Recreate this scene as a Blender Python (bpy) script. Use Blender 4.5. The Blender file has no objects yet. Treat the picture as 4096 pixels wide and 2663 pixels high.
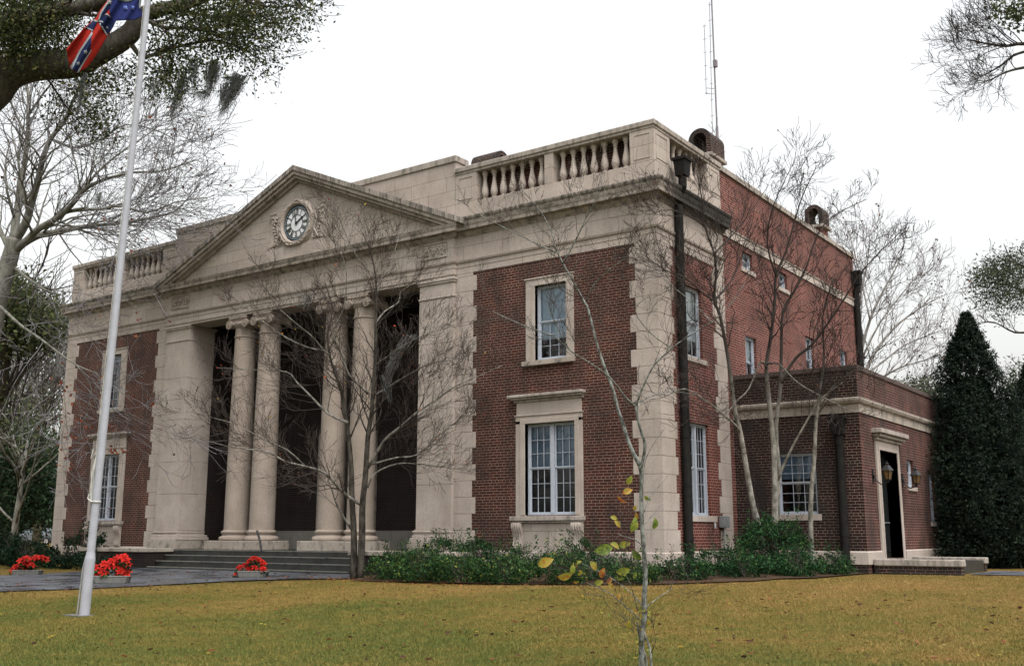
import bpy, bmesh, math, random
import numpy as np
from mathutils import Vector, Matrix

# ------------------------------------------------------------------ camera
FOC, YAW, PITCH, ROLL = 4173.67, -0.619249, 0.1906465, 0.00033551
CAM = np.array([10.77317, -20.84031, 0.377571])
PW, PH = 4096.0, 2663.0
def _axes():
    cy, sy, cp, sp = math.cos(YAW), math.sin(YAW), math.cos(PITCH), math.sin(PITCH)
    f = np.array([sy*cp, cy*cp, sp]); r = np.array([cy, -sy, 0.0]); u = np.cross(r, f)
    c, s = math.cos(ROLL), math.sin(ROLL)
    return c*r+s*u, -s*r+c*u, f
AX_R, AX_U, AX_F = _axes()
scene = bpy.context.scene
cd = bpy.data.cameras.new("camera"); cam = bpy.data.objects.new("camera", cd)
scene.collection.objects.link(cam)
cd.sensor_fit = 'HORIZONTAL'; cd.sensor_width = 36.0; cd.lens = 36.0*FOC/PW
cd.clip_start = 0.1; cd.clip_end = 2000.0
cam.matrix_world = Matrix(((AX_R[0], AX_U[0], -AX_F[0], CAM[0]), (AX_R[1], AX_U[1], -AX_F[1], CAM[1]),
                           (AX_R[2], AX_U[2], -AX_F[2], CAM[2]), (0, 0, 0, 1)))
scene.camera = cam

# ------------------------------------------------------------------ world, sun, exposure
SUN_EL, SUN_AZ = math.radians(60), math.radians(120)      # azimuth measured clockwise from +Y
world = bpy.data.worlds.new("World"); scene.world = world; world.use_nodes = True
wn = world.node_tree; wn.nodes.clear()
wo = wn.nodes.new('ShaderNodeOutputWorld'); bg = wn.nodes.new('ShaderNodeBackground')
sky = wn.nodes.new('ShaderNodeTexSky'); sky.sky_type = 'NISHITA'; sky.sun_disc = False
sky.sun_elevation = SUN_EL; sky.sun_rotation = SUN_AZ
sky.air_density = 2.0; sky.dust_density = 6.0; sky.ozone_density = 1.0; sky.altitude = 50
hs = wn.nodes.new('ShaderNodeHueSaturation'); hs.inputs['Saturation'].default_value = 0.12
wn.links.new(sky.outputs[0], hs.inputs['Color']); wn.links.new(hs.outputs[0], bg.inputs[0])
bg.inputs[1].default_value = 0.15
wn.links.new(bg.outputs[0], wo.inputs[0])
sl = bpy.data.lights.new("sun", 'SUN'); sl.energy = 0.5; sl.angle = math.radians(25); sl.color = (1.0, 0.96, 0.9)
so = bpy.data.objects.new("sun", sl); scene.collection.objects.link(so)
so.rotation_euler = Vector((math.sin(SUN_AZ)*math.cos(SUN_EL), math.cos(SUN_AZ)*math.cos(SUN_EL), math.sin(SUN_EL))).to_track_quat('Z', 'Y').to_euler()
vs = scene.view_settings; vs.view_transform = 'Standard'; vs.look = 'None'; vs.exposure = 1.05; vs.gamma = 1.0
vs.use_curve_mapping = False
scene.render.engine = 'CYCLES'
scene.cycles.max_bounces = 6; scene.cycles.transparent_max_bounces = 12

# ------------------------------------------------------------------ helpers
def ray(u, v):
    return AX_F*FOC + AX_R*(u-PW/2) - AX_U*(v-PH/2)
def at(u, v, dep):                       # point seen at photo pixel (u, v) at a given depth in metres
    return CAM + ray(u, v)*dep/FOC
def zg(x, y):                            # terrain height
    if y > 0: return -0.52
    if y > -2: return -0.52+0.05*y
    return -0.62+0.032*(y+2)
def ground(u, v):
    d = ray(u, v)
    for k in range(200, 12000):
        t = k*5e-6
        p = CAM+t*d
        if p[2] < zg(p[0], p[1]): return p
    return p

class MB:
    def __init__(s): s.v = []; s.f = []
    def add(s, vs_, fs_):
        o = len(s.v); s.v.extend([tuple(map(float, p)) for p in vs_]); s.f.extend([tuple(o+i for i in f) for f in fs_])
    def box(s, x0, x1, y0, y1, z0, z1):
        s.add([(x0,y0,z0),(x1,y0,z0),(x1,y1,z0),(x0,y1,z0),(x0,y0,z1),(x1,y0,z1),(x1,y1,z1),(x0,y1,z1)],
              [(0,3,2,1),(4,5,6,7),(0,1,5,4),(1,2,6,5),(2,3,7,6),(3,0,4,7)])
    def poly(s, pts): s.add(pts, [tuple(range(len(pts)))])
    def prism(s, a, b):                  # two matching rings
        n = len(a)
        s.add(list(a)+list(b), [tuple(range(n))[::-1], tuple(range(n, 2*n))]+[(i, (i+1) % n, n+(i+1) % n, n+i) for i in range(n)])
    def lathe(s, prof, c, n=24, axis='z'):
        vs_ = []
        for r, h in prof:
            for k in range(n):
                a = 2*math.pi*k/n
                if axis == 'z': vs_.append((c[0]+r*math.cos(a), c[1]+r*math.sin(a), c[2]+h))
                elif axis == 'y': vs_.append((c[0]+r*math.cos(a), c[1]+h, c[2]+r*math.sin(a)))
                else: vs_.append((c[0]+h, c[1]+r*math.cos(a), c[2]+r*math.sin(a)))
        m = len(prof)
        fs_ = [(i*n+k, i*n+(k+1) % n, (i+1)*n+(k+1) % n, (i+1)*n+k) for i in range(m-1) for k in range(n)]
        fs_ += [tuple(range(n))[::-1], tuple(range((m-1)*n, m*n))]
        s.add(vs_, fs_)
    def sweep(s, path, prof, closed=False):    # profile points are (outward, z) along a plan path
        n = len(path); offs = []
        for i in range(n):
            ns = []
            if i > 0: d = Vector(path[i])-Vector(path[i-1]); d.normalize(); ns.append(Vector((d.y, -d.x)))
            if i < n-1: d = Vector(path[i+1])-Vector(path[i]); d.normalize(); ns.append(Vector((d.y, -d.x)))
            m = ns[0]
            if len(ns) == 2:
                m = ns[0]+ns[1]; m = m/(m.length_squared)*2
            offs.append(m)
        k = len(prof); vs_ = []
        for p, m in zip(path, offs):
            for o, z in prof: vs_.append((p[0]+m.x*o, p[1]+m.y*o, z))
        fs_ = [(i*k+j, (i+1)*k+j, (i+1)*k+(j+1) % k, i*k+(j+1) % k) for i in range(n-1) for j in range(k)]
        fs_ += [tuple(range(k))[::-1], tuple(range((n-1)*k, n*k))]
        s.add(vs_, fs_)
    def tube(s, pts, rad, k=6):
        P = [Vector(p) for p in pts]; n = len(P)
        if n < 2: return
        if not hasattr(rad, '__len__'): rad = [rad]*n
        t = (P[1]-P[0]).normalized(); a = t.orthogonal().normalized(); vs_ = []
        for i in range(n):
            t = (P[min(i+1, n-1)]-P[max(i-1, 0)])
            if t.length < 1e-9: t = Vector((0, 0, 1))
            t.normalize(); a = (a-t*a.dot(t))
            if a.length < 1e-6: a = t.orthogonal()
            a.normalize(); b = t.cross(a)
            for j in range(k):
                q = 2*math.pi*j/k
                vs_.append(P[i]+(a*math.cos(q)+b*math.sin(q))*rad[i])
        fs_ = [(i*k+j, i*k+(j+1) % k, (i+1)*k+(j+1) % k, (i+1)*k+j) for i in range(n-1) for j in range(k)]
        if k > 3: fs_ += [tuple(range(k))[::-1]]
        fs_ += [tuple(range((n-1)*k, n*k))]
        s.add(vs_, fs_)
    def build(s, name, mat, parent=None, smooth=False):
        me = bpy.data.meshes.new(name); me.from_pydata(s.v, [], s.f); me.update()
        if isinstance(mat, (list, tuple)):
            for m in mat: me.materials.append(m)
        else: me.materials.append(mat)
        if smooth: me.polygons.foreach_set('use_smooth', [True]*len(me.polygons))
        o = bpy.data.objects.new(name, me); scene.collection.objects.link(o)
        if parent is not None: link_parent(o, parent)
        return o
def link_parent(o, parent):              # mesh coordinates are world coordinates; keep them when parenting
    o.parent = parent
    o.matrix_parent_inverse = Matrix.Translation(-Vector(parent.location)) if parent.parent is None else Matrix.Identity(4)
def dup(o, off, parent):
    c = o.copy(); scene.collection.objects.link(c); c.parent = parent
    c.matrix_parent_inverse = o.matrix_parent_inverse.copy(); c.location = Vector(o.location)+Vector(off)
    for ch in list(o.children):
        g = ch.copy(); scene.collection.objects.link(g); g.parent = c; g.matrix_parent_inverse = ch.matrix_parent_inverse.copy()
    return c
def smooth_angle(o, ang=35):
    me = o.data; bm = bmesh.new(); bm.from_mesh(me)
    for e in bm.edges:
        if len(e.link_faces) == 2 and e.calc_face_angle(0) > math.radians(ang): e.smooth = False
    for f in bm.faces: f.smooth = True
    bm.to_mesh(me); bm.free(); return o
def bevel(o, w=0.01, seg=1):
    m = o.modifiers.new('bevel', 'BEVEL'); m.width = w; m.segments = seg; m.limit_method = 'ANGLE'; m.angle_limit = math.radians(40); return o
def tag(o, label=None, cat=None, group=None, kind=None):
    if label: o['label'] = label
    if cat: o['category'] = cat
    if group: o['group'] = group
    if kind: o['kind'] = kind
    return o
def thing(name, label, cat, loc, group=None):
    o = bpy.data.objects.new(name, None); scene.collection.objects.link(o)
    o.location = loc; o.empty_display_size = 0.2
    return tag(o, label, cat, group)
def quads_obj(name, V, mat, parent=None, per=4):
    V = np.asarray(V, dtype=np.float32).reshape(-1, 3); n = len(V)//per
    me = bpy.data.meshes.new(name); me.vertices.add(len(V)); me.vertices.foreach_set('co', V.ravel())
    me.loops.add(n*per); me.loops.foreach_set('vertex_index', np.arange(n*per, dtype=np.int32))
    me.polygons.add(n); me.polygons.foreach_set('loop_start', np.arange(0, n*per, per, dtype=np.int32))
    me.update(calc_edges=True); me.validate()
    me.materials.append(mat)
    o = bpy.data.objects.new(name, me); scene.collection.objects.link(o)
    if parent is not None: link_parent(o, parent)
    return o

# ------------------------------------------------------------------ materials
def nt(name, rough=0.8, spec=0.3):
    m = bpy.data.materials.new(name); m.use_nodes = True
    b = m.node_tree.nodes['Principled BSDF']; b.inputs['Roughness'].default_value = rough
    b.inputs['Specular IOR Level'].default_value = spec
    return m, m.node_tree, b
def N(t, kind, **kw):
    n = t.nodes.new(kind)
    for k, v in kw.items():
        if k.startswith('i_'): n.inputs[k[2:].replace('_', ' ')].default_value = v
        else: setattr(n, k, v)
    return n
def mixc(t, fac, a, b, mode='MIX'):
    n = t.nodes.new('ShaderNodeMix'); n.data_type = 'RGBA'; n.blend_type = mode; n.clamp_result = False
    for s, val in ((n.inputs[0], fac), (n.inputs[6], a), (n.inputs[7], b)):
        if isinstance(val, bpy.types.NodeSocket): t.links.new(val, s)
        elif isinstance(val, (int, float)): s.default_value = val
        else: s.default_value = (*val, 1) if len(val) == 3 else val
    return n.outputs[2]
def ramp(t, fac, stops):
    r = t.nodes.new('ShaderNodeValToRGB'); e = r.color_ramp.elements
    while len(e) < len(stops): e.new(0.5)
    for i, (p, c) in enumerate(stops):
        e[i].position = p; e[i].color = (*c, 1) if len(c) == 3 else c
    t.links.new(fac, r.inputs[0]); return r.outputs[0]
def math_(t, op, a, b=None):
    n = t.nodes.new('ShaderNodeMath'); n.operation = op
    for s, val in ((n.inputs[0], a), (n.inputs[1], b)):
        if val is None: continue
        if isinstance(val, bpy.types.NodeSocket): t.links.new(val, s)
        else: s.default_value = val
    return n.outputs[0]
def noise(t, vec, scale, detail=4, rough=0.6, sc=None):
    if sc is not None:
        mp = t.nodes.new('ShaderNodeMapping'); mp.inputs['Scale'].default_value = sc
        t.links.new(vec, mp.inputs[0]); vec = mp.outputs[0]
    n = t.nodes.new('ShaderNodeTexNoise'); n.inputs['Scale'].default_value = scale
    n.inputs['Detail'].default_value = detail; n.inputs['Roughness'].default_value = rough
    t.links.new(vec, n.inputs['Vector']); return n.outputs[0]
def wallvec(t, dz=0.0):                  # (along wall, height, 0) chosen by the face's direction
    g = t.nodes.new('ShaderNodeNewGeometry'); sp = t.nodes.new('ShaderNodeSeparateXYZ'); t.links.new(g.outputs['Position'], sp.inputs[0])
    sn = t.nodes.new('ShaderNodeSeparateXYZ'); t.links.new(g.outputs['True Normal'], sn.inputs[0])
    isx = math_(t, 'GREATER_THAN', math_(t, 'ABSOLUTE', sn.outputs[0]), 0.6)
    mx = t.nodes.new('ShaderNodeMix'); mx.data_type = 'FLOAT'
    t.links.new(isx, mx.inputs[0]); t.links.new(sp.outputs[0], mx.inputs[2]); t.links.new(sp.outputs[1], mx.inputs[3])
    cb = t.nodes.new('ShaderNodeCombineXYZ'); t.links.new(mx.outputs[0], cb.inputs[0])
    t.links.new(math_(t, 'SUBTRACT', sp.outputs[2], dz), cb.inputs[1])
    return cb.outputs[0], g.outputs['Position']
def bump(t, b, h, strength=0.3, dist=0.01):
    n = t.nodes.new('ShaderNodeBump'); n.inputs['Strength'].default_value = strength; n.inputs['Distance'].default_value = dist
    t.links.new(h, n.inputs['Height']); t.links.new(n.outputs[0], b.inputs['Normal'])
def brick_mat(name, c1, c2, mortar, stain=0.0):
    m, t, b = nt(name, 0.85, 0.25)
    v, pos = wallvec(t)
    br = t.nodes.new('ShaderNodeTexBrick'); br.offset = 0.5; br.squash = 0.5; br.squash_frequency = 6; br.offset_frequency = 2
    br.inputs['Scale'].default_value = 1.0; br.inputs['Brick Width'].default_value = 0.216; br.inputs['Row Height'].default_value = 0.0677
    br.inputs['Mortar Size'].default_value = 0.0052; br.inputs['Mortar Smooth'].default_value = 0.1; br.inputs['Bias'].default_value = -0.1
    br.inputs['Color1'].default_value = (*c1, 1); br.inputs['Color2'].default_value = (*c2, 1); br.inputs['Mortar'].default_value = (*mortar, 1)
    t.links.new(v, br.inputs['Vector'])
    big = noise(t, pos, 0.9, 6, 0.65); fine = noise(t, pos, 45, 4, 0.7)
    c = mixc(t, 0.55, br.outputs['Color'], ramp(t, fine, [(0.3, (0.35, 0.35, 0.35)), (0.7, (1.35, 1.3, 1.3))]), 'MULTIPLY')
    c = mixc(t, 0.75, c, ramp(t, big, [(0.32, (0.5, 0.46, 0.44)), (0.68, (1.3, 1.27, 1.25))]), 'MULTIPLY')
    if stain > 0:
        st = noise(t, pos, 1.3, 7, 0.7, sc=(1.6, 1.6, 0.7))
        f = ramp(t, st, [(0.42, (0, 0, 0)), (0.62, (stain, stain, stain))])
        c = mixc(t, f, c, (0.02, 0.017, 0.015))
    t.links.new(c, b.inputs['Base Color'])
    inv = math_(t, 'SUBTRACT', 1.0, br.outputs['Fac'])
    bump(t, b, math_(t, 'ADD', inv, math_(t, 'MULTIPLY', fine, 0.4)), 0.6, 0.008)
    return m
def stone_mat(name, base=(0.37, 0.32, 0.283), stain=0.5, dark=(0.07, 0.065, 0.055), ashlar=None, lo=0.52, hi=0.72, dz=0.074, sc=(2.2, 2.2, 0.35), soot=False, rough=0.88, spec=0.2):
    m, t, b = nt(name, rough, spec)
    v, pos = wallvec(t, dz)
    n1 = noise(t, pos, 1.1, 6, 0.6); n2 = noise(t, pos, 30, 5, 0.7); n3 = noise(t, pos, 4.0, 6, 0.7, sc=sc)
    c = mixc(t, 1.0, base, ramp(t, n1, [(0.3, (0.82, 0.80, 0.78)), (0.7, (1.13, 1.13, 1.12))]), 'MULTIPLY')
    c = mixc(t, 0.5, c, ramp(t, n2, [(0.25, (0.55, 0.55, 0.55)), (0.75, (1.35, 1.35, 1.35))]), 'MULTIPLY')
    f = ramp(t, n3, [(lo, (0, 0, 0)), (hi, (stain, stain, stain))])
    c = mixc(t, f, c, dark)
    if soot:                             # old run-off soot on the return beside the rain head
        sp = t.nodes.new('ShaderNodeSeparateXYZ'); t.links.new(pos, sp.inputs[0]); a = t.nodes.new('ShaderNodeMapRange'); q = t.nodes.new('ShaderNodeMapRange')
        a.inputs[1].default_value = -.05; a.inputs[2].default_value = .12; t.links.new(sp.outputs[0], a.inputs[0])
        q.inputs[1].default_value = .2; q.inputs[2].default_value = 1.0; t.links.new(math_(t, 'ADD', sp.outputs[1], math_(t, 'MULTIPLY', n1, .5)), q.inputs[0])
        c = mixc(t, math_(t, 'MULTIPLY', math_(t, 'MULTIPLY', a.outputs[0], q.outputs[0]), ramp(t, n2, [(.2, (.65,)*3), (.6, (1, 1, 1))])), c, (.028, .027, .024))
    if ashlar:
        br = t.nodes.new('ShaderNodeTexBrick'); br.inputs['Scale'].default_value = 1.0
        br.inputs['Brick Width'].default_value = ashlar[0]; br.inputs['Row Height'].default_value = ashlar[1]
        br.inputs['Mortar Size'].default_value = 0.006; br.inputs['Mortar Smooth'].default_value = 0.2
        br.inputs['Color1'].default_value = (1.06, 1.05, 1.04, 1); br.inputs['Color2'].default_value = (0.9, 0.9, 0.9, 1); br.inputs['Mortar'].default_value = (0.42, 0.38, 0.34, 1)
        t.links.new(v, br.inputs['Vector']); c = mixc(t, 1.0, c, br.outputs['Color'], 'MULTIPLY')
    t.links.new(c, b.inputs['Base Color']); bump(t, b, n2, 0.35, 0.006)
    return m
def plain(name, col, rough=0.6, spec=0.4, metal=0.0, var=0.25, scale=8):
    m, t, b = nt(name, rough, spec); b.inputs['Metallic'].default_value = metal
    tc = t.nodes.new('ShaderNodeNewGeometry'); n = noise(t, tc.outputs['Position'], scale, 5, 0.65)
    c = mixc(t, 1.0, col, ramp(t, n, [(0.3, (1-var,)*3), (0.7, (1+var,)*3)]), 'MULTIPLY')
    t.links.new(c, b.inputs['Base Color']); return m
def leaf_mat(name, stops, transl=0.35, rough=0.5):
    m, t, b = nt(name, max(rough, .55), 0.10)
    g = t.nodes.new('ShaderNodeNewGeometry')
    c = ramp(t, g.outputs['Random Per Island'], stops)
    big = noise(t, g.outputs['Position'], 1.7, 3, 0.6)
    c = mixc(t, 0.8, c, ramp(t, big, [(0.3, (0.6, 0.6, 0.6)), (0.7, (1.3, 1.3, 1.3))]), 'MULTIPLY')
    t.links.new(c, b.inputs['Base Color'])
    tr = t.nodes.new('ShaderNodeBsdfTranslucent'); t.links.new(c, tr.inputs[0])
    mx = t.nodes.new('ShaderNodeMixShader'); mx.inputs[0].default_value = transl
    t.links.new(b.outputs[0], mx.inputs[1]); t.links.new(tr.outputs[0], mx.inputs[2])
    t.links.new(mx.outputs[0], t.nodes['Material Output'].inputs[0]); return m
def bark_mat(name, c1, c2, scale=14, high=None):
    m, t, b = nt(name, 0.9, 0.15)
    g = t.nodes.new('ShaderNodeNewGeometry'); n = noise(t, g.outputs['Position'], scale, 5, 0.7, sc=(1, 1, 0.45))
    c = ramp(t, n, [(0.38, c1), (0.62, c2)])
    if high:                             # bark blends to a darker colour above a certain height
        sz = t.nodes.new('ShaderNodeSeparateXYZ'); t.links.new(g.outputs['Position'], sz.inputs[0]); mr = t.nodes.new('ShaderNodeMapRange')
        mr.inputs[1].default_value = high[0]; mr.inputs[2].default_value = high[1]; t.links.new(math_(t, 'ADD', sz.outputs[2], math_(t, 'MULTIPLY', n, 1.2)), mr.inputs[0]); c = mixc(t, mr.outputs[0], c, high[2])
    t.links.new(c, b.inputs['Base Color']); bump(t, b, n, 0.5, 0.01); return m
def glass_mat(name, tint=(0.75, 0.82, 0.86), refl=0.10):
    m = bpy.data.materials.new(name); m.use_nodes = True; t = m.node_tree; t.nodes.clear()
    o = t.nodes.new('ShaderNodeOutputMaterial'); tr = t.nodes.new('ShaderNodeBsdfTransparent'); gl = t.nodes.new('ShaderNodeBsdfGlossy')
    tr.inputs[0].default_value = (*tint, 1); gl.inputs['Roughness'].default_value = 0.04
    lw = t.nodes.new('ShaderNodeFresnel'); lw.inputs[0].default_value = 1.5
    f = math_(t, 'ADD', math_(t, 'MULTIPLY', lw.outputs[0], 0.85), refl-0.04)
    g = t.nodes.new('ShaderNodeNewGeometry'); n = noise(t, g.outputs['Position'], 2.2, 2, 0.5)
    bp = t.nodes.new('ShaderNodeBump'); bp.inputs['Strength'].default_value = 0.12; bp.inputs['Distance'].default_value = 0.03
    t.links.new(n, bp.inputs['Height']); t.links.new(bp.outputs[0], gl.inputs['Normal'])
    mx = t.nodes.new('ShaderNodeMixShader'); t.links.new(f, mx.inputs[0]); t.links.new(tr.outputs[0], mx.inputs[1]); t.links.new(gl.outputs[0], mx.inputs[2])
    t.links.new(mx.outputs[0], o.inputs[0]); return m
def emit_mat(name, col, st):
    m = bpy.data.materials.new(name); m.use_nodes = True; t = m.node_tree; t.nodes.clear()
    o = t.nodes.new('ShaderNodeOutputMaterial'); e = t.nodes.new('ShaderNodeEmission'); e.inputs[0].default_value = (*col, 1); e.inputs[1].default_value = st
    t.links.new(e.outputs[0], o.inputs[0]); return m

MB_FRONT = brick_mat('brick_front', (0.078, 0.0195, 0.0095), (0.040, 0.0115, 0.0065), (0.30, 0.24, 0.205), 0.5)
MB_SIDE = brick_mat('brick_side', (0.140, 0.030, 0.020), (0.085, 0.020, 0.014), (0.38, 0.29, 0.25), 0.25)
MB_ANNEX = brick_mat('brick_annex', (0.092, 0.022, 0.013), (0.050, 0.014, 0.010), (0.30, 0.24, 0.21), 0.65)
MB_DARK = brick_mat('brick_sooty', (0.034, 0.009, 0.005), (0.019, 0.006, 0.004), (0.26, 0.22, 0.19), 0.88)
MB_SHADED = brick_mat('brick_shaded', (0.016, 0.006, 0.005), (0.010, 0.004, 0.004), (0.045, 0.04, 0.035), 0.6)  # near-black brick: shade of the porch recess and cheek walls put into colour
MS = stone_mat('cast_stone', stain=0.25)
MS_ASH = stone_mat('ashlar_stone', stain=0.35, ashlar=(1.25, 0.406))
MS_TYMP = stone_mat('tympanum_stone', base=(0.35, 0.305, 0.268), stain=0.2, ashlar=(1.0, 0.36), dz=8.38)
MS_WEATH = stone_mat('weathered_stone', base=(0.33, 0.29, 0.255), stain=0.93, lo=0.40, hi=0.60, soot=True)
MS_CAP = stone_mat('coping_stone', base=(0.34, 0.30, 0.265), stain=0.8, lo=0.46, hi=0.68)
MS_COL = stone_mat('column_stone', base=(0.285, 0.238, 0.20), stain=0.18)
MS_STEP = stone_mat('step_stone', base=(0.034, 0.034, 0.031), stain=0.9, dark=(0.012, 0.014, 0.012), lo=0.42, hi=0.62, sc=(1, 1, 1), rough=.38, spec=.5)
MS_PLINTH = stone_mat('plinth_stone', base=(0.32, 0.28, 0.24), stain=0.85, lo=0.50, hi=0.68, sc=(1.2, 1.2, .8))
MS_CORN = stone_mat('cornice_stone', base=(0.31, 0.27, 0.235), stain=0.9, lo=0.46, hi=0.64, sc=(1.2, 1.2, .8), soot=True)
MS_SOOT = stone_mat('sooty_coping', base=(0.085, 0.062, 0.055), stain=0.8, dark=(0.02, 0.018, 0.016))
M_PAINT = plain('window_paint', (0.36, 0.39, 0.44), 0.5, 0.4, var=0.08)
M_GLASS = glass_mat('window_glass')
M_BLIND2 = plain('pale_blind', (0.48, 0.55, 0.62), 0.8, 0.1, var=0.15, scale=2)
M_BLIND = plain('window_blind', (0.20, 0.26, 0.33), 0.8, 0.1, var=0.15, scale=2)
M_BLINDW = plain('white_shade', (0.75, 0.76, 0.74), 0.8, 0.1, var=0.05, scale=2)
M_ROOM = plain('room_interior', (0.035, 0.045, 0.04), 0.9, 0.1)
M_TUBE = emit_mat('lit_tube', (0.45, 1.0, 0.6), 0.7)
M_DARKMETAL = plain('dark_copper', (0.012, 0.011, 0.010), 0.75, 0.12, var=0.5)
M_BLACK = plain('black_iron', (0.012, 0.012, 0.012), 0.45, 0.4)
M_DOOR = plain('door_dark', (0.012, 0.012, 0.011), 0.3, 0.5)
M_ALU = plain('aluminium', (0.5, 0.5, 0.5), 0.35, 0.5, metal=0.8)
M_GREYBOX = plain('grey_enamel', (0.16, 0.17, 0.17), 0.5, 0.4)
M_ROOF = plain('roof_gravel', (0.12, 0.12, 0.12), 0.95, 0.1)
# ------------------------------------------------------------------ courthouse
XC = -11.86
def mx(x): return 2*XC-x
ch = thing('courthouse', 'red brick courthouse with stone quoins, pediment clock and tall paired columns', 'courthouse', (XC, 0, -0.55))

class Plane:                              # wall frame: h along the wall, o outward, z up
    def __init__(s, kind, pos, flip=1): s.k = kind; s.p = pos; s.flip = flip
    def w(s, h, o, z): return (h, s.p-o, z) if s.k == 'F' else (s.p+o*s.flip, h, z)
def pbox(mb, pl, h0, h1, o0, o1, z0, z1):
    a = [pl.w(h0, o0, z0), pl.w(h1, o0, z0), pl.w(h1, o1, z0), pl.w(h0, o1, z0)]
    b = [pl.w(h0, o0, z1), pl.w(h1, o0, z1), pl.w(h1, o1, z1), pl.w(h0, o1, z1)]
    mb.prism(a, b)
def wall(pl, h0, h1, z0, z1, holes=(), depth=0.22, mb=None):
    mb = mb or MB()
    H = sorted({h0, h1}|{x for q in holes for x in q[:2]}); Z = sorted({z0, z1}|{x for q in holes for x in q[2:]})
    for a, b in zip(H[:-1], H[1:]):
        for c, d in zip(Z[:-1], Z[1:]):
            hm, zm = (a+b)/2, (c+d)/2
            if any(q[0] < hm < q[1] and q[2] < zm < q[3] for q in holes): continue
            mb.poly([pl.w(a, 0, c), pl.w(b, 0, c), pl.w(b, 0, d), pl.w(a, 0, d)])
    for a, b, c, d in holes:
        for p, q in (((a, c), (b, c)), ((b, c), (b, d)), ((b, d), (a, d)), ((a, d), (a, c))):
            mb.poly([pl.w(p[0], 0, p[1]), pl.w(q[0], 0, q[1]), pl.w(q[0], -depth, q[1]), pl.w(p[0], -depth, p[1])])
    return mb
FR, SW, SM = Plane('F', 0.0), Plane('S', 0.0), Plane('S', -0.06)
AF, AS = Plane('F', 4.107), Plane('S', 3.126)
W_LO, W_UP = (-3.66, -2.24, 0.83, 3.01), (-3.36, -2.45, 4.55, 6.41)
S_LO, S_UP = (1.27, 2.46, 0.81, 2.97), (1.39, 2.31, 4.55, 6.28)
def mir(q): return (mx(q[1]), mx(q[0]), q[2], q[3])
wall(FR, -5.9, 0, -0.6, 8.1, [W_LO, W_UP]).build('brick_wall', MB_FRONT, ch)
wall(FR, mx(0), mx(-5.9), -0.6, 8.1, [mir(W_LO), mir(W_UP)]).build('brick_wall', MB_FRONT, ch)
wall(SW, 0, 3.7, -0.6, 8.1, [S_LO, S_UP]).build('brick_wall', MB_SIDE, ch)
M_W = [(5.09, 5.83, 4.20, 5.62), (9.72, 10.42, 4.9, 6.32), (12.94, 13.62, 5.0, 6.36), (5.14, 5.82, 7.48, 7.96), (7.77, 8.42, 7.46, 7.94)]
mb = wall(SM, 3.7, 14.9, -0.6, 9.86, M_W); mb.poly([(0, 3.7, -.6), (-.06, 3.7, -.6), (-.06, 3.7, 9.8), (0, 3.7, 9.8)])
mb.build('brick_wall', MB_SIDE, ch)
mb = MB(); mb.poly([(mx(0), 0, -.6), (mx(0), 14.9, -.6), (mx(0), 14.9, 9.8), (mx(0), 0, 9.8)]); mb.poly([(mx(0), 14.9, -.6), (-.06, 14.9, -.6), (-.06, 14.9, 9.86), (mx(0), 14.9, 9.86)])
mb.build('brick_wall', MB_FRONT, ch)
# brick parapet standing behind the balustrades
mb = MB(); mb.sweep([(-5.9, .40), (-.40, .40), (-.40, 3.7)], [(-.15, 8.6), (0, 8.6), (0, 9.98), (-.15, 9.98)]); mb.build('parapet_backing', MB_FRONT, ch)
mb = MB(); mb.box(mx(-.62), mx(-5.9), .40, .55, 8.6, 9.98); mb.build('parapet_backing', MB_FRONT, ch)
mb = MB(); mb.box(mx(-.3), -.3, .7, 14.8, 8.9, 9.1); mb.build('roof', M_ROOF, ch)
# annex
A_W, A_S1, A_S2, A_D = (1.02, 2.02, .86, 2.34), (7.98, 8.62, 1.62, 2.34), (10.1, 10.75, .72, 2.10), (5.42, 6.94, -.2, 2.43)
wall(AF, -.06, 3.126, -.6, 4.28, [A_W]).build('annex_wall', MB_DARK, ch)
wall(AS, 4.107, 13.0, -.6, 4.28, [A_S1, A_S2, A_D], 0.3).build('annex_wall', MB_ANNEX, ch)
mb = MB(); mb.poly([(-.06, 13, -.6), (3.126, 13, -.6), (3.126, 13, 4.28), (-.06, 13, 4.28)]); mb.build('annex_wall', MB_SIDE, ch)
mb = MB(); mb.box(-.05, 2.9, 4.35, 12.8, 3.7, 3.8); mb.build('annex_roof', M_ROOF, ch)
mb = MB(); mb.sweep([(-.06, 4.107), (3.126, 4.107), (3.126, 13.0)], [(-.25, 4.27), (.03, 4.27), (.03, 4.39), (-.25, 4.39)])
bevel(mb.build('annex_coping', MS_SOOT, ch), .012)
mb = MB(); mb.sweep([(-.06, 4.107), (3.126, 4.107), (3.126, 13.0)], [(-.02, 3.24), (.03, 3.24), (.03, 3.44), (.09, 3.47), (.12, 3.53), (.12, 3.58), (-.02, 3.62)])
mb.build('string_course', MS_PLINTH, ch)
# stone base course round the building
for path in ([(mx(0), 6), (mx(0), 0), (mx(-5.9), 0)], [(-5.9, 0), (0, 0), (0, 3.7)], [(0, 4.107), (3.126, 4.107), (3.126, 5.17)], [(3.126, 7.2), (3.126, 13)]):
    mb = MB(); mb.sweep(path, [(-.05, -.31), (.045, -.31), (.045, -.03), (.02, 0.0), (-.05, 0.0)]); bevel(mb.build('base_course', MS, ch), .01)

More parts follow.
